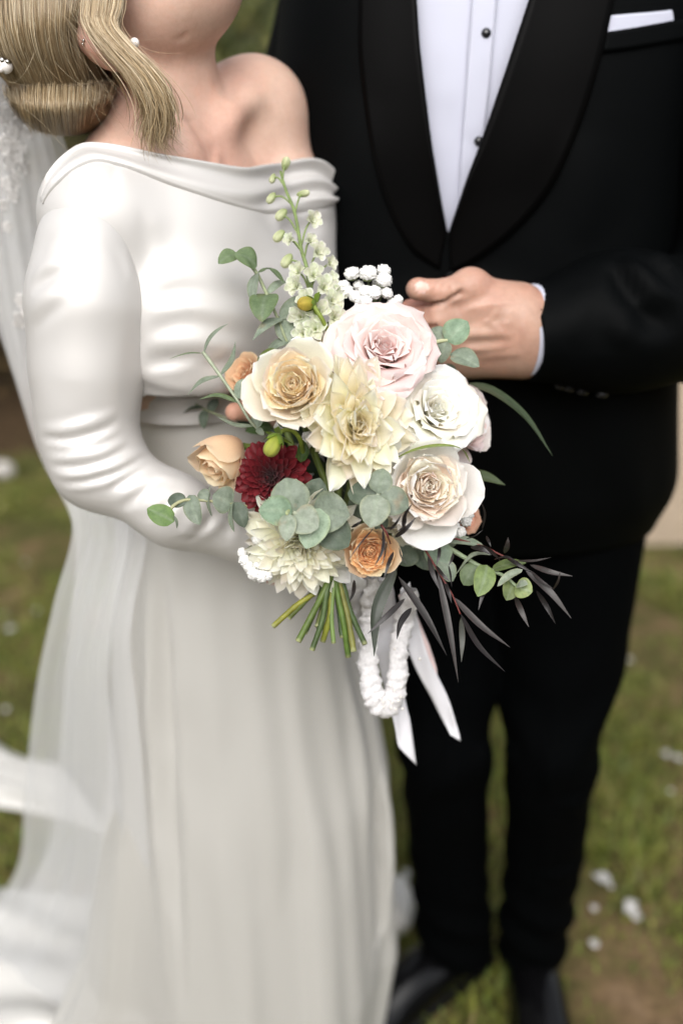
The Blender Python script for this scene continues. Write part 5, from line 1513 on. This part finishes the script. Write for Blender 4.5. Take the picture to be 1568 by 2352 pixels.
sprig('eucalyptus_sprig', 'broad frosted eucalyptus cluster in front below the dahlia', [(674, 1178, .735), (700, 1190, .745), (735, 1195, .755), (770, 1200, .79)], [
    ((676, 1180, .742), (656, 1098, .745), 92, (-.05, .15, 1), EUC), ((672, 1180, .738), (594, 1172, .735), 72, (0, .25, 1), (.19, .27, .18)), ((674, 1180, .736), (730, 1214, .730), 74, (.05, .1, 1), EUCP), ((716, 1176, .752), (803, 1183, .742), 100, (.1, .1, 1), EUC),
    ((735, 1168, .745), (702, 1260, .735), 74, (0, .1, 1), (.24, .31, .22)), ((742, 1200, .758), (800, 1256, .752), 84, (.1, -.1, 1), EUCD), ((662, 1180, .733), (658, 1243, .727), 42, (0, 0, 1), EUCP), ((664, 1178, .731), (656, 1174, .729), 14, (0, 0, 1), (.38, .42, .22)), ((716, 1160, .775), (735, 1098, .765), 66, (.1, .4, .9), EUCD),
    ((640, 1160, .76), (612, 1150, .77), 40, (-.1, .3, 1), EUCD)], srad=.0013, scol=(.42, .46, .33), seed=5)
sprig('eucalyptus_sprig', 'four-leaved eucalyptus rosette under the cream dahlia', [(868, 1137, .742), (862, 1150, .755), (850, 1170, .80)], [
    ((868, 1136, .738), (850, 1212, .732), 72, (0, .05, 1), EUCP), ((868, 1134, .742), (880, 1076, .745), 56, (.05, .3, 1), EUC), ((872, 1138, .742), (938, 1166, .742), 70, (.25, -.05, 1), EUC), ((865, 1136, .744), (798, 1133, .752), 58, (-.2, .25, 1), EUCD), ((862, 1190, .765), (884, 1218, .765), 44, (0, -.1, 1), EUCD), ((850, 1150, .775), (800, 1172, .78), 60, (-.1, 0, 1), EUCD)], srad=.0013, scol=(.42, .46, .36), seed=6)
sprig('eucalyptus_sprig', 'round eucalyptus leaves in front of the wrist at upper right', [(985, 790, .80), (1010, 783, .80), (1028, 781, .80)], [
    ((1024, 784, .80), (1074, 738, .80), 62, (.1, .3, 1), (.18, .26, .17)), ((1024, 780, .802), (983, 760, .81), 42, (-.2, .5, .8), EUC), ((1034, 812, .80), (1100, 842, .795), 62, (.1, .6, .75), EUC), ((1024, 784, .80), (1013, 834, .80), 44, (-.4, .3, .9), EUC), ((976, 846, .81), (1006, 858, .81), 34, (.2, .4, .9), EUCB), ((1010, 850, .83), (1050, 872, .84), 46, (.3, .2, .9), EUCD)], srad=.0016, scol=(.46, .48, .28), seed=7)
sprig('eucalyptus_sprig', 'frosted eucalyptus sprig trailing to the lower right', [(985, 1232, .80), (1033, 1260, .79), (1098, 1299, .785), (1130, 1311, .785), (1160, 1325, .78), (1184, 1346, .775)], [
    ((1000, 1238, .79), (1006, 1312, .785), 68, (.2, .2, 1), (.17, .225, .16)), ((1026, 1242, .795), (1112, 1256, .785), 32, (0, .8, .6), EUC), ((1128, 1274, .785), (1046, 1320, .785), 20, (-.3, .8, .4), EUCP, 'lance', [(1085, 1275, .78)]), ((1096, 1298, .785), (1064, 1344, .785), 50, (-.3, .1, .9), (.11, .15, .075)),
    ((1118, 1298, .782), (1097, 1370, .772), 52, (.1, .1, 1), (.14, .19, .07)), ((1128, 1310, .785), (1208, 1293, .785), 40, (.1, .9, .45), (.12, .165, .06)), ((1200, 1308, .775), (1142, 1347, .772), 24, (-.2, .7, .6), EUCP), ((1176, 1334, .78), (1162, 1379, .772), 42, (.1, 0, 1), (.13, .165, .06)),
    ((1183, 1346, .775), (1222, 1360, .77), 50, (.2, .1, 1), (.20, .25, .10)), ((1186, 1346, .772), (1212, 1342, .765), 26, (.2, .6, .8), EUCP), ((1010, 1290, .785), (1040, 1335, .785), 46, (.2, .2, 1), EUC), ((950, 1256, .80), (915, 1296, .80), 60, (-.1, .1, 1), EUCD), ((950, 1250, .81), (985, 1310, .80), 56, (.2, 0, 1), EUCD), ((1020, 1245, .80), (1050, 1240, .80), 40, (.3, .5, .7), EUC)], srad=.0017, scol=(.24, .30, .18), seed=8)
# long gum and strap leaves
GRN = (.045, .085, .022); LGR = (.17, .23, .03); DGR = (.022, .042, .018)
sprig('gum_leaf_stem', 'long dark green gum leaf arching over the dark jacket', [(1010, 880, .85), (1060, 884, .84)], [((1058, 884, .84), (1268, 1046, .83), 36, (.3, .7, .6), (.050, .072, .036), 'lance', [(1125, 895, .835), (1205, 955, .83)])], mat='leaf_green', scol=(.12, .08, .05), seed=9)
sprig('gum_leaf_stem', 'short pointed gum leaf sticking out at the right', [(1020, 1080, .85), (1062, 1092, .84)], [((1060, 1092, .84), (1160, 1114, .83), 34, (.1, .6, .8), (.070, .095, .045), 'lance', [(1110, 1094, .835)])], mat='leaf_green', scol=(.12, .14, .05), seed=10)
sprig('strap_leaf_stem', 'light green strap leaf curling over the ivory rose', [(880, 1072, .77), (893, 1062, .765)], [((892, 1063, .765), (1079, 1062, .765), 26, (.1, .95, .35), LGR, 'lance', [(945, 1036, .757), (1005, 1024, .752), (1058, 1030, .757)])], mat='leaf_green', scol=(.16, .22, .05), seed=11)
sprig('green_leaf_stem', 'dark green leaf tucked beside the cream dahlia', [(880, 1060, .79), (895, 1040, .785)], [((893, 1042, .78), (932, 980, .775), 30, (.5, .1, .8), GRN, 'lance'), ((690, 1062, .775), (695, 1010, .775), 30, (.4, .2, .8), GRN), ((640, 800, .785), (590, 830, .785), 34, (-.2, .8, .5), (.09, .13, .02)), ((660, 985, .78), (640, 960, .785), 26, (.1, .5, .8), GRN)], mat='leaf_green', seed=12)
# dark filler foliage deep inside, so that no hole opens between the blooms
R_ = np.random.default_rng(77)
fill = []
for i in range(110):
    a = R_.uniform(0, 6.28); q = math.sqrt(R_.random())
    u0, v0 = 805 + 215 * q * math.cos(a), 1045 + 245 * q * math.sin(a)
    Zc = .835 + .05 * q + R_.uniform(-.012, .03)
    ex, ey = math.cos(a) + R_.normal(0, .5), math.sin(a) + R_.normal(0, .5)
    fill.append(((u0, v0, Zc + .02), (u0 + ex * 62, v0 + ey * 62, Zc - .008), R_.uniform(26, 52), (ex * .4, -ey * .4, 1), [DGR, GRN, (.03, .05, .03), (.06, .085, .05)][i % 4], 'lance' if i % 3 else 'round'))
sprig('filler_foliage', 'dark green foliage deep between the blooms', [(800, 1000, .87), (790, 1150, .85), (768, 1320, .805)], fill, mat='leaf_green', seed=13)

# dark willow-like leaves on red stems (pixels of a detail view -> picture)
q5 = lambda x, y, zz: (x * .36 + 752.6, y * .36 + 1097.6, zz)
DW = (.013, .009, .0095); DWL = (.026, .019, .019)
def willow(name, label, stem, lv, seed):
    out = []
    for i, (bx, by, tx, ty, w, dz, c) in enumerate(lv):
        mx, my = (bx + tx) / 2, (by + ty) / 2
        k = R_.normal(0, .06)
        out.append((q5(bx, by, z0 := .775 + dz), q5(tx, ty, z0 - .012), w * .36 * 1.25, (R_.normal(0, .35), .35 + R_.normal(0, .25), 1), c, 'lance', [q5(mx + (ty - by) * k, my - (tx - bx) * k, z0 - .010)]))
    sprig(name, label, [q5(*s) for s in stem], out, srad=.0008, scol=(.16, .035, .03), mat='leaf_dark', seed=seed)
willow('willow_sprig', 'dark purple narrow-leaved sprig hanging down over the suit', [(560, 370, .79), (585, 400, .785), (640, 490, .78), (700, 590, .775), (760, 690, .77), (800, 760, .77), (845, 870, .77)], [
    (700, 600, 832, 1305, 36, -.005, DWL), (735, 640, 790, 800, 24, 0, DW), (800, 760, 1162, 1082, 36, .0, DWL), (845, 865, 1130, 1238, 34, .0, DW), (850, 890, 852, 1176, 30, .0, (.035, .036, .028)), (450, 630, 758, 1132, 40, .01, DW),
    (535, 830, 440, 1032, 36, -.01, DW), (492, 770, 255, 995, 30, -.01, DW), (440, 560, 295, 1140, 66, .005, (.016, .024, .012)), (640, 500, 716, 722, 26, .0, DW), (690, 560, 782, 665, 18, 0, DW), (712, 420, 690, 565, 18, 0, DW), (168, 650, 133, 802, 24, -.012, DW), (800, 480, 770, 560, 14, 0, DW), (1045, 660, 960, 845, 22, .01, DW), (770, 560, 790, 700, 14, 0, DW)], 21)
willow('willow_sprig', 'dark purple sprig on a red stem reaching right', [(700, 360, .80), (730, 365, .795), (860, 400, .79), (1000, 440, .785), (1100, 490, .78), (1210, 535, .78)], [
    (1205, 530, 1425, 508, 14, .0, DWL), (1128, 482, 1150, 378, 28, .0, DWL), (1260, 590, 1552, 896, 36, .0, DWL), (1290, 555, 1562, 628, 28, .01, DWL), (1192, 750, 1282, 952, 30, .01, DWL), (1330, 720, 1452, 932, 26, .02, DW), (1290, 590, 1442, 712, 16, 0, DWL), (1438, 712, 1482, 594, 14, 0, DWL),
    (910, 440, 1042, 492, 30, .0, DW), (940, 430, 1105, 532, 26, .0, DW), (985, 330, 958, 118, 14, .01, DW), (880, 390, 990, 330, 8, .01, DW), (1010, 370, 1040, 440, 16, 0, DW), (1060, 520, 1210, 540, 20, .0, DW), (1130, 500, 1300, 600, 22, .01, DW)], 22)
willow('willow_sprig', 'black curled leaf wisps over the apricot rose', [(340, 300, .742), (370, 345, .742), (385, 380, .745), (400, 420, .76)], [
    (478, 325, 538, 163, 22, -.033, DW), (425, 382, 560, 253, 26, -.033, DW), (395, 335, 472, 228, 14, -.033, DW), (365, 322, 445, 312, 12, -.033, DW), (352, 330, 300, 562, 20, -.036, DW), (295, 318, 128, 530, 9, -.036, DW), (378, 400, 343, 572, 9, -.036, DW), (455, 440, 512, 558, 8, -.033, DW), (150, 315, 225, 268, 18, -.030, DW), (500, 255, 430, 350, 14, -.033, DW), (420, 470, 360, 640, 22, -.030, DW)], 23)

# --- small white florets
def floret_ball(u, v, Z, rpx, col, seed, axis=(0, .3, 1)):
    R_ = np.random.default_rng(seed); c0 = PZ(u, v, Z); R = rpx * Z / FPX
    a, e = np.meshgrid(np.linspace(.04, np.pi - .04, 24), np.linspace(0, 2 * np.pi, 36, endpoint=False), indexing='ij')
    d = np.stack([np.sin(a) * np.cos(e), np.sin(a) * np.sin(e), np.cos(a)], -1).reshape(-1, 3)
    w = .14 * vnoise(d, 5.0, seed % 50) + .22 * vnoise(d, 9.5, seed % 31) + .08 * vnoise(d, 15.0, seed % 17)
    fr_ = frame(cdir(*axis), R_.uniform(0, 6))
    V = c0 + (d * (1 + w)[:, None] * np.array([1, 1, .8]) * R * .92) @ fr_.T
    C = np.tile(np.array(col), (len(V), 1)) * (1 + .25 * np.minimum(w, 0))[:, None]
    C = np.where((d[:, 2:] < -.55), np.array([[.30, .36, .16]]), C)
    return (V, gridF(24, 36, True), np.clip(C, 0, .95)), c0
def florets(name, label, lst, root, stemc=(.12, .15, .06)):
    rt = PZ(*root)
    o = None
    st = []
    for i, (u, v, Z, r) in enumerate(lst):
        c0 = PZ(u, v, Z)
        st.append((spline([c0, c0 * .6 + rt * .4 + np.array([0, .006, .006]), rt], 8), .0008, stemc))
    V, F, C = tubes(st)
    o = mesh(name, V, F, M['stem'], bouquet, col=C); o['label'] = label
    for i, (u, v, Z, r) in enumerate(lst):
        (V, F, C), c0 = floret_ball(u, v, Z, r * 1.12, (.91, .90, .87), int(u * 7 + v), axis=((u - root[0]) / 120, (root[1] - v) / 140, .9))
        mesh('floret', V, F, M['petal_thick'], o, col=C)
florets('white_filler_sprig', 'small white florets above the pink rose', [(808, 628, .80, 16), (845, 627, .795, 19), (881, 621, .80, 15), (881, 643, .795, 18), (838, 668, .79, 14), (859, 671, .79, 16), (815, 680, .79, 13), (840, 692, .785, 14), (888, 673, .795, 13), (788, 657, .80, 14), (798, 668, .80, 13), (902, 698, .80, 13), (914, 688, .80, 11), (823, 655, .805, 12), (866, 650, .81, 11), (826, 690, .79, 12)], (850, 760, .82))
florets('white_filler_sprig', 'small white florets at the right behind the ivory rose', [(1072, 1132, .80, 13), (1060, 1160, .80, 14), (1080, 1166, .80, 13), (1052, 1182, .795, 13), (1070, 1196, .80, 13), (1044, 1210, .795, 12), (1058, 1222, .795, 12), (1036, 1226, .79, 12), (1078, 1148, .80, 11), (1076, 1180, .80, 12)], (1010, 1190, .83))
florets('white_filler_sprig', 'small white florets under the left of the white dahlia', [(561, 1287, .79, 13), (570, 1300, .79, 13), (582, 1318, .785, 15), (600, 1324, .785, 15), (614, 1322, .785, 12), (556, 1270, .795, 11), (590, 1302, .79, 11)], (650, 1270, .81))
florets('white_filler_sprig', 'white florets filling the gaps around the peach rose', [(682, 786, .775, 14), (695, 792, .775, 12), (600, 1225, .785, 14), (590, 1240, .785, 12), (612, 1212, .785, 11), (700, 1020, .785, 13), (650, 965, .79, 13), (640, 980, .79, 11), (706, 1002, .79, 12), (580, 1215, .79, 11)], (740, 1000, .84))

# --- delphinium spire
dl = [(713, 507, .815, 25, .7, .1), (668, 552, .81, 18, -.5, .1), (711, 555, .81, 19, .4, .2), (728, 582, .808, 27, .5, .2), (754, 606, .81, 20, .9, .1), (686, 624, .80, 23, -.4, .1), (719, 633, .80, 28, .2, .2), (758, 641, .805, 19, .8, .3), (742, 662, .798, 32, .4, .1), (770, 677, .80, 26, .7, 0),
      (682, 660, .80, 27, -.5, .1), (760, 692, .795, 30, .4, 0), (692, 729, .79, 31, -.3, 0), (731, 717, .787, 32, 0, .1), (766, 730, .79, 30, .4, 0), (725, 757, .785, 32, -.1, 0), (698, 768, .785, 28, -.3, -.1), (705, 690, .79, 28, -.1, .1)]
st_d = [(644, 393, .83), (656, 435, .825), (677, 489, .82), (692, 573, .812), (704, 615, .81), (716, 700, .81), (728, 790, .82)]
pd = spline([PZ(*q) for q in st_d], 40)
bud = [(656, 375, .83, 11, 16, .3, .9), (626, 409, .83, 8, 13, -.3, -.9), (623, 454, .825, 10, 16, -.5, -.8), (696, 444, .825, 9, 16, 1, .1), (646, 492, .82, 12, 18, -.6, -.7), (641, 541, .815, 12, 18, -.6, -.7), (659, 598, .81, 13, 20, -.5, -.8)]
tl_ = [(pd, np.linspace(.0011, .0020, 40), (.20, .27, .09))]
for (u, v, Z, *_r) in dl + bud:
    c0 = PZ(u, v, Z); k = np.argmin(np.linalg.norm(pd - c0 + np.array([0, 0, .006]), axis=1)); k = min(39, k + 3)
    tl_.append((spline([c0, (c0 + pd[k]) / 2 + np.array([0, 0, .004]), pd[k]], 7), .0008, (.22, .29, .10)))
V, F, C = tubes(tl_)
delph = mesh('delphinium', V, F, M['stem'], bouquet, col=C); delph['label'] = 'pale green and white delphinium spire with buds at the top'
for i, (u, v, Z, r, ax_, ay_) in enumerate(dl):
    c0 = PZ(u, v, Z); R = r * Z / FPX; R_ = np.random.default_rng(500 + i)
    fr_ = frame(cdir(ax_, ay_, 1), R_.uniform(0, 6)); parts = []
    for k in range(10):
        o_ = k >= 5
        V, F, S_, T_ = petal(R * (1.15 if o_ else .62), R * (.46 if o_ else .24), .25 if not o_ else .55, .8 if not o_ else 1.45, k * 2 * math.pi / 5 + (.6 if not o_ else 0) + R_.normal(0, .1), r0=R * .05, cupb=1.2, cupt=.9, ruf=.12, seed=900 + i * 20 + k, nx=6, ny=7)
        C = petal_col(S_, T_, (.55, .62, .28), (.84, .84, .74), (.86, .86, .80), R_, pw=.6)
        dt = np.exp(-((S_ - .80) / .09) ** 2 - (T_ / .28) ** 2)[:, None] * (.75 if o_ else 0)
        parts.append((c0 + V @ fr_.T, F, C * (1 - dt) + np.array([.42, .55, .16]) * dt))
    V, F, C = join(parts); mesh('blossom', V, F, M['petal'], delph, col=C)
def bud_mesh(u, v, Z, rw, rl, ax_, ay_, c1, c2, sep=0, sepc=(.16, .27, .05), az=.3, seed=0):
    c0 = PZ(u, v, Z); k = Z / FPX; fr_ = frame(cdir(ax_, ay_, az), seed)
    a, e = np.meshgrid(np.linspace(.04, np.pi - .04, 14), np.linspace(0, 2 * np.pi, 20, endpoint=False), indexing='ij')
    rad = np.sin(a) * (1 + .22 * np.cos(a + .5)) * (1 + .05 * np.cos(e * 5) * np.sin(a))
    V = np.stack([rad * np.cos(e) * rw * k, rad * np.sin(e) * rw * k, np.cos(a) * rl * k], -1).reshape(-1, 3)
    g_ = (np.cos(a).ravel()[:, None] * .5 + .5)
    C = np.array(c2) * g_ + np.array(c1) * (1 - g_)
    C = C * (1 + .12 * np.cos(e.ravel() * 5))[:, None]
    parts = [(c0 + V @ fr_.T, gridF(14, 20, True), C)]
    seps = []
    for i in range(sep):
        V, F, S_, T_ = petal(rl * k * 1.35, rw * k * .60, 1.5, .10 + (1.5 if i % 3 == 1 else 0), i * 2 * math.pi / sep, r0=rw * k * .1, z0=-rl * k * 1.04, pw=.6, cupb=.8, cupt=.5, tip='point', ruf=.05, seed=i + 3, nx=5, ny=7)
        seps.append((c0 + V @ fr_.T, F, petal_col(S_, T_, np.array(sepc) * .8, sepc, np.array(sepc) * 1.3, np.random.default_rng(i))))
    return parts, seps, c0, fr_
for i, (u, v, Z, rw, rl, ax_, ay_) in enumerate(bud):
    parts, seps, _, _ = bud_mesh(u, v, Z, rw, rl, ax_, ay_, (.42, .50, .20), (.74, .76, .52))
    V, F, C = join(parts); mesh('bud', V, F, M['petal'], delph, col=C)
# dahlia buds
for (u, v, Z, rw, rl, ax_, ay_, az, stem, lab, c1, c2) in ((704, 697, .775, 18, 23, -.75, -.15, .5, [(722, 704, .775), (738, 730, .775), (757, 768, .785)], 'yellow dahlia bud nodding beside the delphinium', (.42, .44, .06), (.56, .42, .07)),
                                                     (627, 1022, .745, 20, 30, -.45, -.9, .35, [(643, 992, .748), (668, 988, .752), (690, 1012, .76), (698, 1065, .79)], 'green dahlia bud hanging over the burgundy dahlia', (.34, .42, .05), (.50, .52, .10))):
    parts, seps, c0, fr_ = bud_mesh(u, v, Z, rw, rl, ax_, ay_, c1, c2, 9, (.20, .30, .04), az=az)
    p = spline([c0 - fr_[:, 2] * rl * Z / FPX] + [PZ(*q) for q in stem], 20)
    V, F = tube(p, np.linspace(.0016, .0019, 20), 8)
    o = mesh('dahlia_bud', V, F, M['stem'], bouquet, col=(.20, .26, .04)); o['label'] = lab
    V, F, C = join(parts); mesh('bud', V, F, M['petal'], o, col=C)
    for V, F, C in seps: mesh('sepal', V, F, M['petal'], o, col=C)
# tiny seed pods by the ivory rose
for (u, v) in ((898, 1076), (896, 1086)):
    pass
# --- stems below the hand
ends = [((742, 1345), (626, 1440), 6.5, (.24, .24, .03)), ((748, 1350), (684, 1474), 7.5, (.10, .15, .03)), ((752, 1350), (716, 1494), 6.5, (.065, .105, .03)), ((760, 1350), (741, 1474), 7, (.26, .28, .04)), ((765, 1350), (766, 1478), 5.5, (.16, .24, .07)), ((772, 1350), (800, 1510), 7, (.10, .17, .03)),
        ((780, 1345), (812, 1497), 7, (.20, .20, .05)), ((735, 1345), (662, 1420), 7, (.10, .13, .03)), ((756, 1345), (728, 1440), 6, (.13, .15, .05)), ((786, 1340), (838, 1480), 6.5, (.06, .10, .03)), ((745, 1340), (700, 1455), 6, (.06, .10, .025)), ((770, 1340), (786, 1465), 6, (.05, .085, .03))]
R_ = np.random.default_rng(5)
for i, (a_, e_, w, c) in enumerate(ends):
    Z0 = .800 + R_.uniform(-.010, .012)
    p = spline([PZ(a_[0] + (768 - a_[0]) * 1.6, 1270, .805), PZ(*a_, Z0), PZ((a_[0] + e_[0]) / 2 + R_.normal(0, 4), (a_[1] + e_[1]) / 2, Z0 - .002), PZ(*e_, Z0 - .006 + R_.uniform(-.01, .01))], 26)
    r = w * .80 / FPX * np.ones(26)
    for kx in R_.integers(6, 24, 2): r[kx] *= 1.16
    V, F = tube(p, r, 9)
    C = np.tile(np.array(c), (len(V), 1)); C[-18:] = np.array([.38, .40, .20])
    C = C * (1 + .25 * vnoise(V, 300, i))[:, None]
    mesh('cut_stem', V, F, M['stem'], bouquet, col=np.clip(C, .01, .9))
# --- ribbons
M['ribbon'] = satin('ribbon_satin', (.70, .69, .72), rough=.38, spec=.5)
M['ribbon_pink'] = satin('pink_ribbon_satin', (.72, .56, .54), rough=.4, spec=.5)
def ribbon(name, pts, widths, mat, seed, cut=.35, parent=None, tw=.4):
    R_ = np.random.default_rng(seed)
    n = 44; c = spline([PZ(q[0], q[1], q[2] + .075 * min(1, max(0, (q[1] - 1325) / 80))) for q in pts], n)
    T = nrm(np.gradient(c, axis=0)); s = np.linspace(0, 1, n)
    k = np.interp(s, np.linspace(0, 1, len(widths)), widths) * .8 / FPX / 2
    ph = tw * np.sin(s * 5 + R_.uniform(0, 6)) + .25 * np.sin(s * 11 + R_.uniform(0, 6))
    sd0 = nrm(np.cross(T, np.tile(-CT, (n, 1)))); n0 = np.cross(sd0, T)
    sd_ = sd0 * np.cos(ph)[:, None] + n0 * np.sin(ph)[:, None]
    m_ = 7; t = np.linspace(-1, 1, m_)
    V = c[:, None] + sd_[:, None] * (t[None] * k[:, None])[..., None]
    nn = np.cross(T, sd_)
    V = V + nn[:, None] * (.15 * k[:, None] * np.sin(t[None] * 2.5 + s[:, None] * 14))[..., None]
    e = np.clip((s - .86) / .14, 0, 1)
    V = V + T[:, None] * (cut * k[:, None] * 2.2 * e[:, None] * (t[None] * (.9 if cut > 0 else 0) + np.abs(t)[None] * .0))[..., None]
    o = mesh(name, V.reshape(-1, 3), gridF(n, m_), mat, parent or bouquet)
    so = o.modifiers.new('thickness', 'SOLIDIFY'); so.thickness = .0004
    return o
ribbon('ribbon', [(868, 1325, .802), (884, 1420, .80), (882, 1500, .805), (905, 1590, .81), (922, 1660, .815), (936, 1738, .82)], [60, 62, 50, 46, 48, 38], M['ribbon'], 1, .8)['label'] = 'white satin ribbon tail hanging lowest'
ribbon('ribbon', [(930, 1345, .812), (940, 1430, .812), (968, 1520, .818), (1006, 1596, .825), (1030, 1650, .83), (1046, 1696, .83)], [30, 46, 44, 40, 36, 20], M['ribbon'], 2, .6)['label'] = 'white satin ribbon tail slanting right'
ribbon('ribbon', [(925, 1360, .82), (948, 1430, .822), (975, 1495, .828), (992, 1545, .83), (998, 1572, .83)], [30, 34, 32, 28, 24], M['ribbon_pink'], 3, .3)['label'] = 'pale pink ribbon tail'
ribbon('ribbon', [(824, 1322, .79), (812, 1360, .788), (802, 1400, .788), (793, 1424, .79)], [40, 52, 46, 30], M['ribbon'], 4, .9)['label'] = 'short white ribbon end at the stems'
ribbon('ribbon', [(850, 1318, .806), (862, 1370, .812), (858, 1430, .815), (866, 1500, .818)], [80, 96, 84, 60], M['ribbon'], 5, .2)['label'] = 'wide white ribbon wrapped below the blooms'
# ruffled lace garter looped round the stems
g_ = spline([PZ(q[0], q[1], q[2] + .055 * min(1, (q[1] - 1320) / 90)) for q in [(856, 1325, .795), (852, 1400, .79), (846, 1460, .787), (846, 1530, .787), (856, 1590, .787), (880, 1622, .788), (905, 1600, .79), (914, 1545, .792), (918, 1480, .795), (930, 1420, .798), (946, 1355, .80)]], 150)
T, N, B = frames(g_); a = np.linspace(0, 2 * np.pi, 20, endpoint=False)
s = np.linspace(0, 1, 150)
R_ = np.random.default_rng(8)
q_ = np.stack([np.repeat(s[:, None] * 46, 20, 1), np.repeat(np.cos(a)[None] * 1.3, 150, 0), np.repeat(np.sin(a)[None] * 1.3, 150, 0)], -1)
rad = 22 * .79 / FPX * (1 + .20 * vnoise(q_, 1.0, 1) + .24 * vnoise(q_ * [2.2, 1.6, 1.6], 1.0, 2) + .14 * vnoise(q_ * [4.5, 3, 3], 1.0, 3))
rad = rad * np.clip(np.minimum(s, 1 - s) * 14 + .5, 0, 1)[:, None] * (1 + .35 * np.exp(-((s - .5) / .12) ** 2))[:, None]
V = g_[:, None] + rad[..., None] * (N[:, None] * np.cos(a)[None, :, None] + B[:, None] * np.sin(a)[None, :, None] * .7)
ga = mesh('garter', V.reshape(-1, 3), gridF(150, 20, True), simple('ruffled_lace', (.78, .76, .76), rough=.6, spec=.3, scale=400, var=.25, bmp=.6, bscale=500, bdist=.002), bouquet)
ga['label'] = 'ruffled white lace loop hanging below the stems'
for i in range(16):
    k = 60 + int(R_.integers(0, 60)); p = g_[k] + N[k] * R_.normal(0, .006) + CT * .010 + R_.normal(0, .004, 3)
    ball('pearl', p, .0014, M['pearl'], ga, 8)
# ------------------------------------------------------------------ petals fallen on the lawn
def fallen(u, v, size, label, seed, n=1):
    size *= .60
    R_ = np.random.default_rng(seed); c = PG(u, v)
    k = 1
    parts = []
    for i in range(n):
        V, F, S_, T_ = petal(size * R_.uniform(.7, 1.1), size * .42, 1.2, 1.9, R_.uniform(0, 6.28), r0=.0, z0=0, cupb=.9, cupt=.6, ruf=.22, tip='round', roll=.2, seed=seed * 7 + i, nx=7, ny=8)
        off = np.array([R_.normal(0, size * .45), R_.normal(0, size * .45), 0]) if i else np.zeros(3)
        V = V + off
        parts.append((V, F, np.clip(np.tile(np.array([.70, .69, .68]) * R_.uniform(.92, 1.05), (len(V), 1)), 0, .9)))
    V, F, C = join(parts)
    V = V + c; V[:, 2] += .024 - V[:, 2].min()
    o = mesh('fallen_petals' if n > 1 else 'fallen_petal', V, F, M['petal'], col=C)
    tag(o, label, 'petal', 'white petals fallen on the lawn')
FALL = [(1372, 2050, .036, 'larger pair of white petals on the grass nearest the dark trouser leg', 3), (1401, 2068, .022, 'small white petal just right of the larger pair on the grass', 1), (1361, 2120, .027, 'white petal on the grass below the larger pair', 1),
        (1462, 2122, .038, 'clump of white petals farthest right in the lower grass', 3), (1351, 2186, .030, 'lowest white petal on the grass beside the dark trouser leg', 1), (1436, 1542, .030, 'white petal high on the lawn at right, farthest back', 2),
        (1541, 1763, .036, 'white petals on the lawn at the right edge, halfway down', 2), (1530, 1842, .02, 'faint white petal on bare earth at the right edge', 1), (936, 2040, .028, 'white petal on the grass between the gown and the trousers', 2),
        (26, 1470, .032, 'white petals on the grass at the left edge beside the veil', 2), (92, 1424, .022, 'single white petal on the grass close to the veil', 1), (10, 1432, .02, 'white petal on the left edge above the other petals', 1), (12, 1648, .03, 'white petal at the left edge just above the train', 1), (62, 1312, .018, 'tiny white petal on the grass highest at the left', 1)]
for i, (u, v, s, l, n) in enumerate(FALL):
    fallen(u, v, s, l, i + 1, n)
